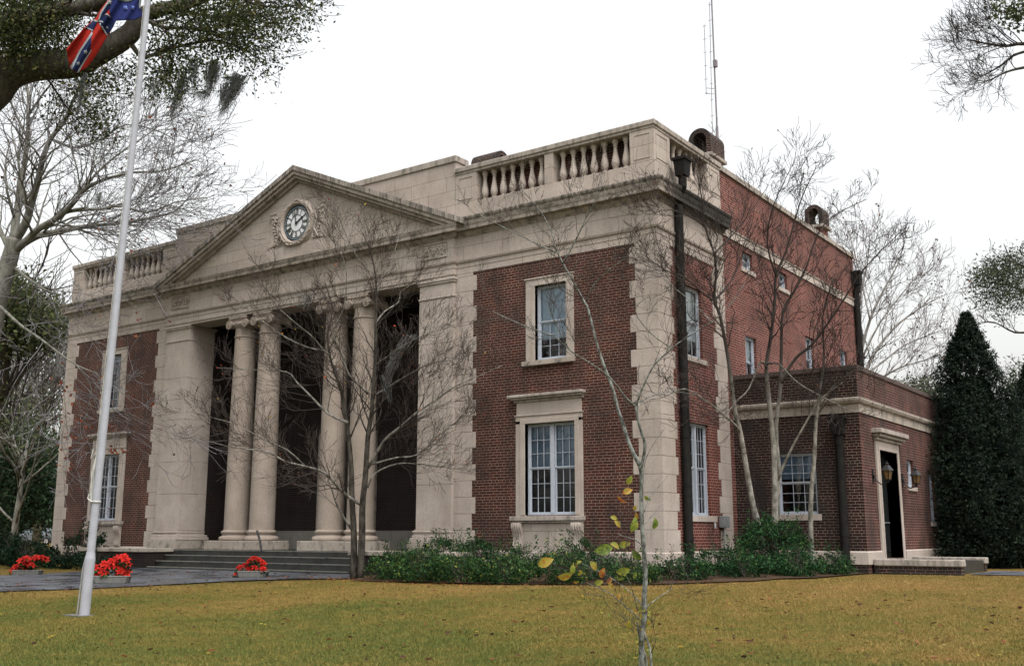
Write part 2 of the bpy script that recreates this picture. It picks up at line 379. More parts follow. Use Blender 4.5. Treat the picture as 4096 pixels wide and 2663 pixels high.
# quoins: alternating blocks, each with a fine open joint
def quoin(pl_list, zs0=-1, n=17):
    mb = MB()
    for k in range(zs0, n):
        z0, z1 = .48+.406*k, .48+.406*(k+1)
        if k == -1: z0 = 0.0
        if k == n-1: z1 = 7.08
        z0 += .003; z1 -= .003
        wide = (k % 2 != 0)
        for (pl, edge, nar, wid) in pl_list:
            e = wid if wide else nar
            pbox(mb, pl, min(edge, e), max(edge, e), -.05, .014, z0, z1)
    return bevel(mb.build('quoin', MS, ch), .006)
quoin([(FR, 0.012, -.57, -.72), (SW, -0.012, .66, .78)])
quoin([(FR, mx(0.012), mx(-.57), mx(-.72)), (Plane('S', mx(0), -1), -0.012, .66, .78)])
quoin([(FR, -5.87, -5.31, -5.20)]); quoin([(FR, mx(-5.87), mx(-5.31), mx(-5.20))])
quoin([(SW, 3.70, 3.10, 2.96)])
# lintel zone of plain stone over the brick, entablature, cornice
PATH = [(mx(0), 6), (mx(0), 0), (-17.85, 0), (-17.85, -.12), (-5.87, -.12), (-5.87, 0), (0, 0), (0, 3.7)]
mb = MB(); mb.sweep(PATH, [(-.05, 7.06), (.02, 7.06), (.02, 7.22), (.032, 7.225), (.032, 7.33), (.07, 7.36), (.08, 7.41), (.018, 7.42), (.018, 8.04), (-.05, 8.04)])
mb.box(-17.845, -5.875, -.115, .62, 6.985, 8.03)
mb.build('entablature', MS_ASH, ch)
mb = MB(); mb.sweep(PATH, [(-.05, 8.03), (.03, 8.03), (.05, 8.06), (.09, 8.10), (.12, 8.165), (.23, 8.175), (.235, 8.255), (.255, 8.30), (.275, 8.37), (-.05, 8.385)])
mb.build('cornice', MS_CORN, ch)
for p in ([(mx(0), 6), (mx(0), 0), (-17.6, 0)], [(-6.12, 0), (0, 0), (0, 3.7)]):
    mb = MB(); mb.sweep(p, [(-.05, 8.386), (.265, 8.372), (.27, 8.40), (.295, 8.43), (.31, 8.47), (.31, 8.50), (0, 8.585), (-.05, 8.585)]); mb.build('cornice', MS_WEATH, ch)
for x0, x1 in ((-6.97, -6.07), (mx(-6.07), mx(-6.97))):
    mb = MB(); mb.box(x0, x1, -.165, -.13, 7.57, 7.60); mb.box(x0, x1, -.165, -.13, 7.97, 8.0); mb.box(x0, x0+.03, -.165, -.13, 7.6, 7.97); mb.box(x1-.03, x1, -.165, -.13, 7.6, 7.97)
    rr = random.Random(4)
    for i in range(46):
        cx, cz, r = rr.uniform(x0+.07, x1-.07), rr.uniform(7.65, 7.93), rr.uniform(.015, .035)
        mb.lathe([(r*.2, -.035), (r*.8, -.02), (r, 0)], (cx, -.138, cz), 7, 'y')
    for s_ in (-1, 1):
        cx = (x0+x1)/2
        mb.tube([(cx+s_*(.05+.3*t+.0), -.15, 7.78+.1*math.sin(t*7)) for t in np.linspace(0, 1, 12)], .022, 6)
    mb.build('carved_panel', MS_PLINTH, ch)

# pediment
PY = -.40
def chevron(mb, top, thick, y0, y1, half=6.45, slope=.4326):
    zt = lambda x: top-slope*abs(x)
    pts = [(-half, zt(half)), (0, top), (half, zt(half)), (half, zt(half)-thick), (0, top-thick), (-half, zt(half)-thick)]
    for seg in ((0, 1, 4, 5), (1, 2, 3, 4)):
        a = [(XC+pts[i][0], y0, pts[i][1]) for i in seg]; b = [(XC+pts[i][0], y1, pts[i][1]) for i in seg]
        mb.prism(a, b)
mb = MB(); chevron(mb, 11.25, .15, PY-.02, .30, 6.46); mb.build('raking_cornice', MS_WEATH, ch)
mb = MB(); chevron(mb, 11.10, .12, PY+.025, .29, 6.25); chevron(mb, 10.98, .10, PY+.09, .28, 6.1); chevron(mb, 10.88, .09, -.20, .27, 5.95); mb.build('raking_cornice', MS_PLINTH, ch)
mb = MB(); a = [(XC-5.95, 8.385), (XC+5.95, 8.385), (XC, 10.95)]
mb.prism([(x, -.12, z) for x, z in a], [(x, .26, z) for x, z in a]); mb.build('tympanum', MS_TYMP, ch)
# attic block behind the pediment
mb = MB(); mb.box(-17.80, -5.95, .005, .5, 8.58, 10.21); mb.build('attic_wall', MS_ASH, ch)
mb = MB(); mb.box(-17.84, -5.91, -.035, .54, 10.21, 10.39); bevel(mb.build('attic_coping', MS_CAP, ch), .015)
mb = MB(); a = [(XC-6.3, 8.58), (XC+6.3, 8.58), (XC, 11.12)]; mb.prism([(x, .301, z) for x, z in a], [(x, 1.6, z) for x, z in a]); mb.build('pediment_roof', M_ROOF, ch)

# clock with wreath, ledge and carved supports
clk = MB(); CX, CZ = -11.86, 9.50
clk.lathe([(.55, .0), (.55, -.03), (.53, -.03)], (CX, -.12, CZ), 48, 'y')
clock = clk.build('clock', plain('clock_rim', (.02, .025, .04), .4), ch)
f = MB(); f.lathe([(.465, 0), (.465, -.012)], (CX, -.151, CZ), 48, 'y'); f.build('clock_face', plain('clock_white', (.68, .69, .70), .35, var=.05), clock)
nm = MB()
def radial(mb, ang, r0, r1, w, y=-.168, d=.006, off=0.0, tilt=0.0):
    s_, c_ = math.sin(ang), math.cos(ang)
    def P(t, r): return (CX+s_*r+c_*t, CZ+c_*r-s_*t)
    q = [P(off-tilt-w/2, r0), P(off-tilt+w/2, r0), P(off+tilt+w/2, r1), P(off+tilt-w/2, r1)]
    mb.prism([(x, y, z) for x, z in q], [(x, y-d, z) for x, z in q])
NUM = ['XII', 'I', 'II', 'III', 'IIII', 'V', 'VI', 'VII', 'VIII', 'IX', 'X', 'XI']
for i, s_ in enumerate(NUM):
    a = i*math.pi/6; wd = {'I': .022, 'V': .055, 'X': .055}; tot = sum(wd[c] for c in s_)+.008*(len(s_)-1); x = -tot/2
    for c in s_:
        m_ = x+wd[c]/2
        if c == 'I': radial(nm, a, .275, .43, .015, off=m_)
        elif c == 'X': radial(nm, a, .275, .43, .014, off=m_, tilt=.019); radial(nm, a, .275, .43, .007, off=m_, tilt=-.019, y=-.1665)
        else: radial(nm, a, .275, .43, .015, off=m_-.011, tilt=-.012); radial(nm, a, .275, .43, .008, off=m_+.012, tilt=.012, y=-.1665)
        x += wd[c]+.008
for r in (.255, .445):
    pts = [(CX+r*math.cos(t), -.168, CZ+r*math.sin(t)) for t in np.linspace(0, 2*math.pi, 49)]; nm.tube(pts, .011, 4)
nm.build('numerals', M_BLACK, clock)
dt = MB(); V = []; F = []
for i in range(120):
    for r in (.482, .507): V.append((CX+math.sin((i-.4)*math.pi/60)*r, -.1655, CZ+math.cos((i-.4)*math.pi/60)*r))
F = [(2*i, 2*i+1, (2*i+3) % 240, (2*i+2) % 240) for i in range(120)]
dt.add(V, F); dto = dt.build('minute_marks', [M_BLACK, plain('dot_blue', (.35, .5, .58), .4, var=.05)], clock)
for i, p_ in enumerate(dto.data.polygons): p_.material_index = i % 2
hd = MB(); radial(hd, math.radians(1.97*30), -.06, .30, .045, y=-.18, d=.008); radial(hd, math.radians(58*6), -.08, .42, .028, y=-.192, d=.008); hd.lathe([(.045, 0), (.045, -.02), (.02, -.03)], (CX, -.178, CZ), 16, 'y')
hd.build('clock_hand', M_BLACK, clock)
wr = MB(); rr = random.Random(2)
wr.lathe([(.56, 0), (.56, -.09), (.60, -.13), (.70, -.11), (.74, 0)], (CX, -.118, CZ), 40, 'y')
for i in range(64):
    a = i*2*math.pi/64; r = .65+rr.uniform(-.05, .05)
    c = Vector((CX+r*math.cos(a), -.235, CZ+r*math.sin(a))); tdir = Vector((-math.sin(a), 0, math.cos(a)))*(1 if math.cos(a) < 0 else -1)
    wr.tube([c-tdir*.06, c-tdir*.02, c+tdir*.06], [.012, .035, .006], 5)
smooth_angle(wr.build('wreath', MS, clock))
orn = MB(); orn.box(-13.12, -10.60, -.185, -.118, 8.46, 8.80); orn.box(-13.0, -10.72, -.17, -.118, 8.80, 8.85)
for s_ in (-1, 1):
    bx = CX+s_*1.06
    orn.box(bx-.08, bx+.08, -.145, -.118, 8.85, 9.95); orn.box(bx-.11, bx+.11, -.165, -.118, 9.95, 10.0)
    sp = [(bx+s_*(-.02+.20*math.exp(-.28*t)*math.cos(t)), -.16, 9.98+.0+.20*math.exp(-.28*t)*math.sin(t)-.28) for t in np.linspace(0, 9, 26)]; orn.tube(sp, .018, 6)
    sp = [(bx-s_*.28+s_*.16*math.exp(-.22*t)*math.cos(t+1.2), -.16, 9.02+.16*math.exp(-.22*t)*math.sin(t+1.2)) for t in np.linspace(0, 9, 26)]; orn.tube(sp, .018, 6)
    orn.tube([(bx-s_*.30, -.16, 9.75), (bx-s_*.22, -.17, 9.5), (bx-s_*.30, -.17, 9.2), (bx-s_*.14, -.16, 8.95), (bx+s_*.22, -.15, 8.9)], [.02, .035, .032, .028, .012], 6)
    for k in range(9): orn.lathe([(.01, -.05), (.04, -.03), (.05, 0)], (bx-s_*(.1+.06*math.sin(k)), -.135, 9.0+.1*k), 7, 'y')
orn.build('carved_surround', MS, ch)

# wing parapets, balustrades, coping
for m_ in (False, True):
    par = MB()
    f = (lambda a, b: (mx(b), mx(a))) if m_ else (lambda a, b: (a, b))
    def bx_(a, b, *r): q = f(a, b); par.box(q[0], q[1], *r)
    bx_(-5.94, 0, .0, .36, 8.56, 8.985); bx_(-.64, 0, .002, .36, 8.98, 9.80); bx_(-3.09, -2.83, .01, .35, 8.98, 9.80); bx_(-5.94, -5.24, .002, .36, 8.98, 9.80)
    bx_(-5.94, -5.24, -.0, .3, 8.985, 8.99)
    for (a, b) in ((-.53, -.09), (-5.82, -5.35)):
        bx_(a, b, -.012, .01, 9.68, 9.70); bx_(a, b, -.012, .01, 9.08, 9.10); bx_(a, a+.02, -.012, .01, 9.1, 9.68); bx_(b-.02, b, -.012, .01, 9.1, 9.68)
    if m_: par.box(mx(0), mx(-.36), .36, 6, 8.56, 9.80); bevel(par.build('parapet', MS_ASH, ch), .006); continue
    par.box(-.36, 0, .36, 3.7, 8.56, 8.985); par.box(-.36, -.002, .355, .84, 8.98, 9.80); par.box(-.36, -.002, 2.95, 3.70, 8.98, 9.80)
    for (a, b) in ((.12, .70), (3.08, 3.58)):
        par.box(-.01, .012, a, b, 9.68, 9.70); par.box(-.01, .012, a, b, 9.08, 9.10); par.box(-.01, .012, a, a+.02, 9.1, 9.68); par.box(-.01, .012, b-.02, b, 9.1, 9.68)
    bevel(par.build('parapet', MS_ASH, ch), .006)
for p in ([(mx(0), 6), (mx(0), 0), (-17.81, 0)], [(-5.94, 0), (0, 0), (0, 3.7)]):
    mb = MB(); mb.sweep(p, [(-.37, 9.80), (.015, 9.80), (.015, 9.855), (.05, 9.875), (.055, 9.985), (.04, 10.0), (-.38, 10.0)]); bevel(mb.build('coping', MS_CAP, ch), .006)
mb = MB(); mb.box(-.36, -.0, 3.7, 14.94, 9.85, 9.995); mb.build('coping', MS_CAP, ch)
bp = [(.085, 8.985), (.085, 9.03), (.06, 9.035), (.055, 9.06), (.075, 9.09), (.098, 9.16), (.10, 9.22), (.082, 9.32), (.058, 9.44), (.045, 9.55), (.043, 9.60), (.060, 9.62), (.048, 9.645), (.06, 9.68), (.082, 9.72), (.085, 9.80)]
bal0 = None
bx = [-.83-.3*i for i in range(7)]+[-3.28-.3*i for i in range(7)]
spots = [(x, .18) for x in bx]+[(mx(x), .18) for x in bx]+[(-.18, 1.03+.32*i) for i in range(6)]
for (x, y) in spots:
    if bal0 is None:
        mb = MB(); mb.lathe([(r, z) for r, z in bp], (x, y, 0), 14); bal0 = smooth_angle(mb.build('baluster', MS, ch)); b00 = (x, y)
    else: dup(bal0, (x-b00[0], y-b00[1], 0), ch)
mb = MB(); mb.sweep([(-.06, 3.72), (-.06, 14.93)], [(-.03, 8.10), (.035, 8.10), (.035, 8.30), (.06, 8.32), (.07, 8.36), (-.03, 8.37)]); mb.build('string_course', MS, ch)

# ------------------------------------------------------------------ windows
def leaded(mb, pl, h0, h1, z0, z1, cols, rows, o, w=.012, fr=.028):
    pbox(mb, pl, h0, h1, o, o+.03, z0, z0+fr); pbox(mb, pl, h0, h1, o, o+.03, z1-fr, z1)
    pbox(mb, pl, h0, h0+fr, o, o+.03, z0+fr, z1-fr); pbox(mb, pl, h1-fr, h1, o, o+.03, z0+fr, z1-fr)
    for i in range(1, cols):
        h = h0+fr+(h1-h0-2*fr)*i/cols; pbox(mb, pl, h-w/2, h+w/2, o+.006, o+.02, z0+fr, z1-fr)
    for j in range(1, rows):
        z = z0+fr+(z1-z0-2*fr)*j/rows; pbox(mb, pl, h0+fr, h1-fr, o+.008, o+.022, z-w/2, z+w/2)
def window(pl, q, style, cols=3, rows=3, surround=None, blind=None, room=True, depth=.10, arch=False, top=None):
    h0, h1, z0, z1 = q
    fr = MB(); t = .045
    for a in ((h0, h1, z0, z0+t), (h0, h1, z1-t, z1), (h0, h0+t, z0+t, z1-t), (h1-t, h1, z0+t, z1-t)): pbox(fr, pl, a[0], a[1], -depth-.06, -depth+.02, a[2], a[3])
    hm = (h0+h1)/2; zm = (z0+z1)/2+.02
    if style == 'pair': pbox(fr, pl, hm-.05, hm+.05, -depth-.06, -depth+.03, z0+t, z1-t)
    w = fr.build('window', M_PAINT, ch)
    sa = MB()
    spans = [(h0+t, hm-.06), (hm+.06, h1-t)] if style == 'pair' else [(h0+t, h1-t)]
    for a, b in spans:
        leaded(sa, pl, a, b, zm, z1-t, (top or (cols, rows))[0], (top or (cols, rows))[1], -depth-.03); leaded(sa, pl, a, b, z0+t, zm, cols, rows, -depth-.05)
    sa.build('sash', M_PAINT, w)
    g = MB(); g.poly([pl.w(h0+.02, -depth-.045, z0+.02), pl.w(h1-.02, -depth-.045, z0+.02), pl.w(h1-.02, -depth-.045, z1-.02), pl.w(h0+.02, -depth-.045, z1-.02)])
    g.build('pane', M_GLASS, w)
    if blind:
        b = MB(); pbox(b, pl, h0+.03, h1-.03, -depth-.075, -depth-.07, z1-(z1-z0)*blind[0], z1-.02); b.build('blind', blind[1], w)
    if room:
        r = MB(); R = 1.1; a0, a1, b0, b1 = h0-.25, h1+.25, z0-.25, z1+.2
        F = [pl.w(a0, -depth-.14, b0), pl.w(a1, -depth-.14, b0), pl.w(a1, -depth-.14, b1), pl.w(a0, -depth-.14, b1)]
        B = [pl.w(a0, -R, b0), pl.w(a1, -R, b0), pl.w(a1, -R, b1), pl.w(a0, -R, b1)]
        r.add(F+B, [(4, 5, 6, 7)]+[(i, (i+1) % 4, 4+(i+1) % 4, 4+i) for i in range(4)])
        r.build('interior', M_ROOM, w)
    if surround: surround(w)
    if arch:
        a = MB(); n = int((h1-h0+.2)/.075)
        for i in range(n):
            x = h0-.1+(h1-h0+.2)*(i+.5)/n; pbox(a, pl, x-.032, x+.032, -.02, .004, z1+.005, z1+.225)
        a.build('soldier_lintel', MB_SIDE if pl.k == 'S' else MB_DARK, w)
    return w
def lower_surround(m_=False):
    F = (lambda a: mx(a)) if m_ else (lambda a: a)
    def B(mb, a, b, *r): pbox(mb, FR, min(F(a), F(b)), max(F(a), F(b)), *r)
    def fn(w):
        s_ = MB()
        B(s_, -3.94, -3.66, -.1, .05, .80, 3.09); B(s_, -2.24, -2.04, -.1, .05, .80, 3.09); B(s_, -3.94, -2.04, -.1, .05, 3.01, 3.20)
        B(s_, -3.97, -2.01, -.05, .075, 3.20, 3.225); B(s_, -3.80, -3.66, -.1, .07, .83, 3.13); B(s_, -2.24, -2.12, -.1, .07, .83, 3.13); B(s_, -3.80, -2.12, -.1, .072, 3.01, 3.125)
        B(s_, -3.92, -2.06, -.05, .04, 3.22, 3.55)
        bevel(s_.build('frame', MS, w), .006)
        h_ = MB(); B(h_, -3.98, -2.0, -.05, .08, 3.54, 3.60); B(h_, -4.04, -1.98, -.05, .15, 3.60, 3.65); B(h_, -4.10, -1.95, -.05, .20, 3.65, 3.72); bevel(h_.build('hood', MS_CAP, w), .008)
        c = MB(); B(c, -4.06, -2.0, -.1, .15, .70, .80); B(c, -4.02, -2.03, -.05, .10, .65, .70); bevel(c.build('sill', MS_CAP, w), .008)
        d = MB(); B(d, -3.74, -2.31, -.05, .03, .0, .66); d.build('apron', MS_TYMP, w)
        for x0 in (-4.0, -2.31):
            e = MB(); prof = [(.02, .65), (.15, .65), (.17, .60), (.15, .50), (.10, .42), (.07, .25), (.09, .12), (.11, .06), (.09, .0), (.02, -.01)]
            xa, xb = F(x0), F(x0+.27)
            e.prism([(xa, -o, z) for o, z in prof], [(xb, -o, z) for o, z in prof])
            for k in range(3): xx = xa+(xb-xa)*(k+1)/4; e.tube([(xx, -o-.004, z) for o, z in prof[1:-1]], .014, 5)
            smooth_angle(e.build('bracket', MS, w))
    return fn
def upper_surround(m_=False):
    F = (lambda a: mx(a)) if m_ else (lambda a: a)
    def B(mb, a, b, *r): pbox(mb, FR, min(F(a), F(b)), max(F(a), F(b)), *r)
    def fn(w):
        s_ = MB(); B(s_, -3.64, -3.36, -.1, .04, 4.54, 6.41); B(s_, -2.45, -2.25, -.1, .04, 4.54, 6.41); B(s_, -3.64, -2.25, -.1, .04, 6.41, 6.58); B(s_, -3.67, -2.22, -.05, .065, 6.58, 6.62)
        B(s_, -3.45, -3.36, -.1, .055, 4.54, 6.47); B(s_, -2.45, -2.37, -.1, .055, 4.54, 6.47); B(s_, -3.45, -2.37, -.1, .056, 6.41, 6.47)
        bevel(s_.build('frame', MS, w), .006)
        c = MB(); B(c, -3.73, -2.23, -.1, .10, 4.42, 4.54); bevel(c.build('sill', MS_PLINTH, w), .008)
    return fn
def sill(pl, a, b, z0, z1, mat=MS):
    def fn(w):
        c = MB(); pbox(c, pl, a, b, -.12, .04, z0, z1); bevel(c.build('sill', mat, w), .006)
    return fn
def tubes(w, pl, q):
    t = MB()
    for (a, b, z) in q: t.tube([pl.w(a, -.75, z), pl.w(b, -.6, z+.02)], .025, 6)
    t.build('ceiling_tube', M_TUBE, w)
w = window(FR, W_LO, 'pair', 3, 3, lower_surround(), (.50, M_BLIND)); 
w = window(FR, mir(W_LO), 'pair', 3, 3, lower_surround(True)); tubes(w, FR, [(mx(-2.95), mx(-3.45), 2.35)])
window(FR, W_UP, 'single', 3, 3, upper_surround(), (.72, M_BLIND2), top=(1, 1))
window(FR, mir(W_UP), 'single', 3, 3, upper_surround(True), (.12, M_BLIND))
window(SW, S_UP, 'single', 3, 2, sill(SW, 1.30, 2.50, 4.42, 4.545), (.75, M_BLINDW), arch=True, top=(1, 1))
window(SW, S_LO, 'pair', 3, 3, sill(SW, 1.2, 2.72, .67, .81), None, arch=True)
for i, q in enumerate(M_W):
    window(SM, q, 'single', 2, 2 if i < 3 else 1, sill(SM, q[0]-.12, q[1]+.12, q[2]-.12, q[2]), (.5, M_BLINDW) if i < 2 else (.9, M_BLIND2))
window(AF, A_W, 'single', 3, 3, sill(AF, .95, 2.10, .71, .86), (.42, M_BLIND), arch=True)
window(AS, A_S1, 'single', 2, 1, sill(AS, 7.9, 8.75, 1.52, 1.62))
window(AS, A_S2, 'single', 2, 3, sill(AS, 10.0, 10.85, .6, .72))
# side entrance
dr = MB(); pbox(dr, AS, 5.42, 6.94, -.30, -.26, -.2, 2.43); door = dr.build('door', M_DOOR, ch)
g = MB(); pbox(g, AS, 5.50, 6.14, -.262, -.245, -.05, 2.35); pbox(g, AS, 6.22, 6.86, -.262, -.245, -.05, 2.35); g.build('pane', plain('dark_glass', (.014, .016, .016), .12, .5), door)
g = MB(); pbox(g, AS, 5.55, 6.82, -.24, -.21, .66, .69); g.build('push_bar', M_ALU, door)
s_ = MB(); pbox(s_, AS, 5.2, 5.42, -.28, .045, -.25, 2.66); pbox(s_, AS, 6.94, 7.16, -.28, .045, -.25, 2.66); pbox(s_, AS, 5.42, 6.94, -.28, .045, 2.43, 2.66); pbox(s_, AS, 5.34, 5.42, -.1, .06, -.2, 2.50); pbox(s_, AS, 6.94, 7.02, -.1, .06, -.2, 2.50); pbox(s_, AS, 5.34, 7.02, -.1, .061, 2.43, 2.50)
bevel(s_.build('frame', MS, door), .006)
h_ = MB(); pbox(h_, AS, 5.15, 7.25, -.05, .10, 2.66, 2.74); pbox(h_, AS, 5.08, 7.32, -.05, .18, 2.74, 2.82); pbox(h_, AS, 5.0, 7.4, -.05, .26, 2.82, 2.93); bevel(h_.build('hood', MS_CAP, door), .01)

# ------------------------------------------------------------------ portico
for m_ in (False, True):
    F = (lambda a, b: (mx(b), mx(a))) if m_ else (lambda a, b: (a, b))
    mb = MB(); zz = [.50, 1.62, 2.62, 3.95, 5.28, 6.50]
    x0, x1 = F(-7.03, -5.87)
    for a, b in zip(zz[:-1], zz[1:]): mb.box(x0, x1, -.12, .90, a+.003, b-.003)
    pi_ = bevel(mb.build('pilaster', MS, ch), .006)
    c = MB(); c.box(x0, x1, -.118, .898, 6.50, 6.985); c.box(x0-.02, x1+.02, -.145, .92, 6.48, 6.52); c.box(x0-.03, x1+.03, -.155, .93, 6.87, 6.93); c.box(x0-.055, x1+.055, -.18, .95, 6.93, 6.984); bevel(c.build('capital', MS, pi_), .006)
    b_ = MB(); b_.box(x0-.11, x1+.02, -.23, 1.0, .2, .29) if not m_ else b_.box(x0-.02, x1+.11, -.23, 1.0, .2, .29)
    b_.box(x0-.07, x1+.0, -.19, .97, .29, .36) if not m_ else b_.box(x0, x1+.07, -.19, .97, .29, .36)
    b_.box(x0-.04, x1, -.16, .94, .36, .42); b_.box(x0-.065, x1+.01, -.185, .96, .42, .47); b_.box(x0-.03, x1+.0, -.15, .93, .47, .5); bevel(b_.build('base', MS, pi_), .022, 2)
    p_ = MB(); p_.box(x0-.16, x1+.1, -.27, 1.0, -.06, .2); bevel(p_.build('plinth', MS_PLINTH, pi_), .01)
col0 = None
def column(x):
    y = .25; H = MB()
    sh = [(.375, .5), (.372, .56)]
    for t in np.linspace(0, 1, 10): sh.append((.372-.052*t**1.7, .6+5.72*t))
    sh += [(.345, 6.33), (.35, 6.35), (.345, 6.37), (.32, 6.38), (.32, 6.62)]
    H.lathe(sh, (x, y, 0), 32); c = smooth_angle(H.build('column', MS_COL, ch))
    b = MB(); b.lathe([(.46, .2), (.50, .225), (.505, .27), (.49, .31), (.44, .33), (.405, .35), (.40, .39), (.425, .40), (.445, .43), (.44, .47), (.40, .49), (.385, .5)], (x, y, 0), 36); smooth_angle(b.build('base', MS_COL, c), 50)
    k = MB(); k.lathe([(.33, 6.62), (.37, 6.66), (.40, 6.72), (.40, 6.76)], (x, y, 0), 28)
    k.box(x-.40, x+.40, y-.37, y+.37, 6.90, 6.982); k.box(x-.36, x+.36, y-.34, y+.34, 6.78, 6.90)
    for sx in (-1, 1):
        k.tube([(x+sx*.355, y-.34, 6.74), (x+sx*.355, y-.1, 6.74), (x+sx*.355, y+.1, 6.74), (x+sx*.355, y+.34, 6.74)], [.13, .085, .085, .13], 14)
        for sy in (-1, 1):
            cx, cy, cz = x+sx*.36, y+sy*.36, 6.735
            k.lathe([(.135, .03*sy), (.138, -.0), (.13, -.03*sy)] if sy > 0 else [(.13, .03), (.138, 0), (.135, -.03)], (cx, cy, cz), 20, 'y')
            sp = [(cx+sx*(.125*math.exp(-.14*t)*math.cos(t+1.57)), cy+sy*.03, cz+.125*math.exp(-.14*t)*math.sin(t+1.57)) for t in np.linspace(0, 13, 40)]; k.tube(sp, .012, 5)
            k.lathe([(.03, 0), (.02, sy*.035)] if sy > 0 else [(.02, -.035), (.03, 0)], (cx, cy+sy*.02, cz), 10, 'y')
    for i in range(5): k.lathe([(.02, -.03), (.05, -.01), (.055, .02)], (x-.2+.1*i, y-.365, 6.74), 8, 'y')
    smooth_angle(k.build('capital', MS_COL, c))
    return c
col0 = column(XC-2.53)
for dx in (-1.41, 1.41, 2.53): dup(col0, (dx+2.53, 0, 0), ch)
for a, b in ((XC-3.15, XC-.80), (XC+.80, XC+3.15)):
    mb = MB(); mb.box(a, a+1.16, -.42, .78, -.06, .2); mb.box(a+1.16, b, -.421, .781, -.06, .2); bevel(mb.build('plinth', MS_PLINTH, ch), .012)
# recess
mb = MB(); BK = Plane('F', 2.3)
DQ = (XC-.95, XC+.95, -.06, 3.2)
wall(BK, -16.68, -7.03, -.06, 7.1, [DQ], .2, mb)
mb.poly([(-16.68, .9, -.06), (-16.68, 2.3, -.06), (-16.68, 2.3, 7.1), (-16.68, .9, 7.1)]); mb.poly([(-7.03, .9, -.06), (-7.03, 2.3, -.06), (-7.03, 2.3, 7.1), (-7.03, .9, 7.1)])
mb.build('porch_wall', MB_SHADED, ch)
mb = MB(); mb.box(-17.8, -5.9, .63, 2.5, 7.05, 7.2); mb.build('porch_ceiling', plain('shaded_plaster', (.05, .05, .045), .9, .1), ch)  # recess shade is put into the ceiling colour
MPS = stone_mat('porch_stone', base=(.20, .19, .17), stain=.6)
for a, b in ((-16.68, DQ[0]-.26), (DQ[1]+.26, -7.03)):
    mb = MB(); pbox(mb, BK, a, b, 0, .05, -.06, .49); mb.build('porch_base_course', MPS, ch)
dd = MB(); pbox(dd, BK, DQ[0], DQ[1], -.2, -.15, -.06, 3.2); dk = dd.build('door', M_DOOR, ch)
s_ = MB(); pbox(s_, BK, DQ[0]-.26, DQ[0], -.05, .08, -.06, 3.2); pbox(s_, BK, DQ[1], DQ[1]+.26, -.05, .08, -.06, 3.2); pbox(s_, BK, DQ[0]-.26, DQ[1]+.26, -.05, .08, 3.2, 3.45); s_.build('frame', MS_PLINTH, dk)
# steps and cheek walls
mb = MB(); XL, XR = -15.9, mx(-15.9)
mb.box(-18.2, -5.6, -.8, 2.3, -.66, -.062)
for i, (y, z) in enumerate(((-1.1, -.21), (-1.4, -.37), (-1.7, -.53))): mb.box(XL, XR, y, -.8+(-.3)*i+.001, -.70, z)
bevel(mb.build('steps', MS_STEP, ch), .012)
for m_ in (False, True):
    a, b = (-19.3, XL) if not m_ else (XR, mx(-19.3))
    mb = MB(); mb.box(a+.04, b-.04, -1.70, -.81, -.7, -.13); cw = mb.build('cheek_wall', MB_SHADED, ch)  # shadow on the wall is put into its dark brick colour
    mb = MB(); mb.box(a, b, -1.76, -.802, -.13, -.02); bevel(mb.build('coping', MS_PLINTH, cw), .012)
MS_SHEEN = stone_mat('nosing_sheen', base=(0.13, 0.125, 0.11), stain=.85, dark=(.02, .022, .02), sc=(1, 1, 1))  # pale strips painted in for sky reflected along the wet tread edges
for i, (y, z, a, b) in enumerate(((-.8, -.062, XL, XR), (-1.1, -.21, XL, XR), (-1.4, -.37, XL, XR), (-1.7, -.53, XL, XR))):
    mb = MB(); mb.box(a, b, y-.018, y+.05, z-.028, z+.004); bevel(mb.build('sheen_strip', MS_SHEEN, ch), .006)
# handrail by the steps
mb = MB(); mb.tube([(-12.15, -.9, .48), (-11.95, -.95, .2), (-11.82, -1.0, -.08)], .03, 6); mb.build('handrail', M_BLACK, ch)

# ------------------------------------------------------------------ chimneys
def chimney(x0, x1, y0, y1, ztop, axis):
    mb = MB(); w = (x1-x0) if axis == 'y' else (y1-y0); r = w/2; zs = ztop-r
    mb.box(x0+.05, x1-.05, y0+.05, y1-.05, 9.0, zs-.52); c = mb.build('chimney', MB_SIDE, ch)
    k = MB(); k.box(x0-.05, x1+.05, y0-.05, y1+.05, zs-.52, zs-.42); bevel(k.build('cap', MS_CAP, c), .01)
    h = MB(); n = 14; t = .13
    ang = np.linspace(0, math.pi, n+1)
    out = [(-r, -.42)]+[(-r*math.cos(a), r*math.sin(a)) for a in ang]+[(r, -.42)]
    inn = [(-r+t, -.42)]+[(-(r-t)*math.cos(a), (r-t)*math.sin(a)) for a in ang]+[(r-t, -.42)]
    def P(u, v, e): return ((x0+x1)/2+u, e, zs+v) if axis == 'y' else (e, (y0+y1)/2+u, zs+v)
    e0, e1 = (y0, y1) if axis == 'y' else (x0, x1)
    for i in range(len(out)-1):
        q = [out[i], out[i+1], inn[i+1], inn[i]]
        h.prism([P(u, v, e0) for u, v in q], [P(u, v, e1) for u, v in q])
    h.build('hood', MB_DARK, c); return c
chimney(-.98, -.33, 3.95, 4.85, 11.22, 'y')
chimney(-.98, -.38, 12.9, 13.6, 11.42, 'y')
chimney(-6.98, -6.08, 2.0, 2.7, 11.27, 'x')

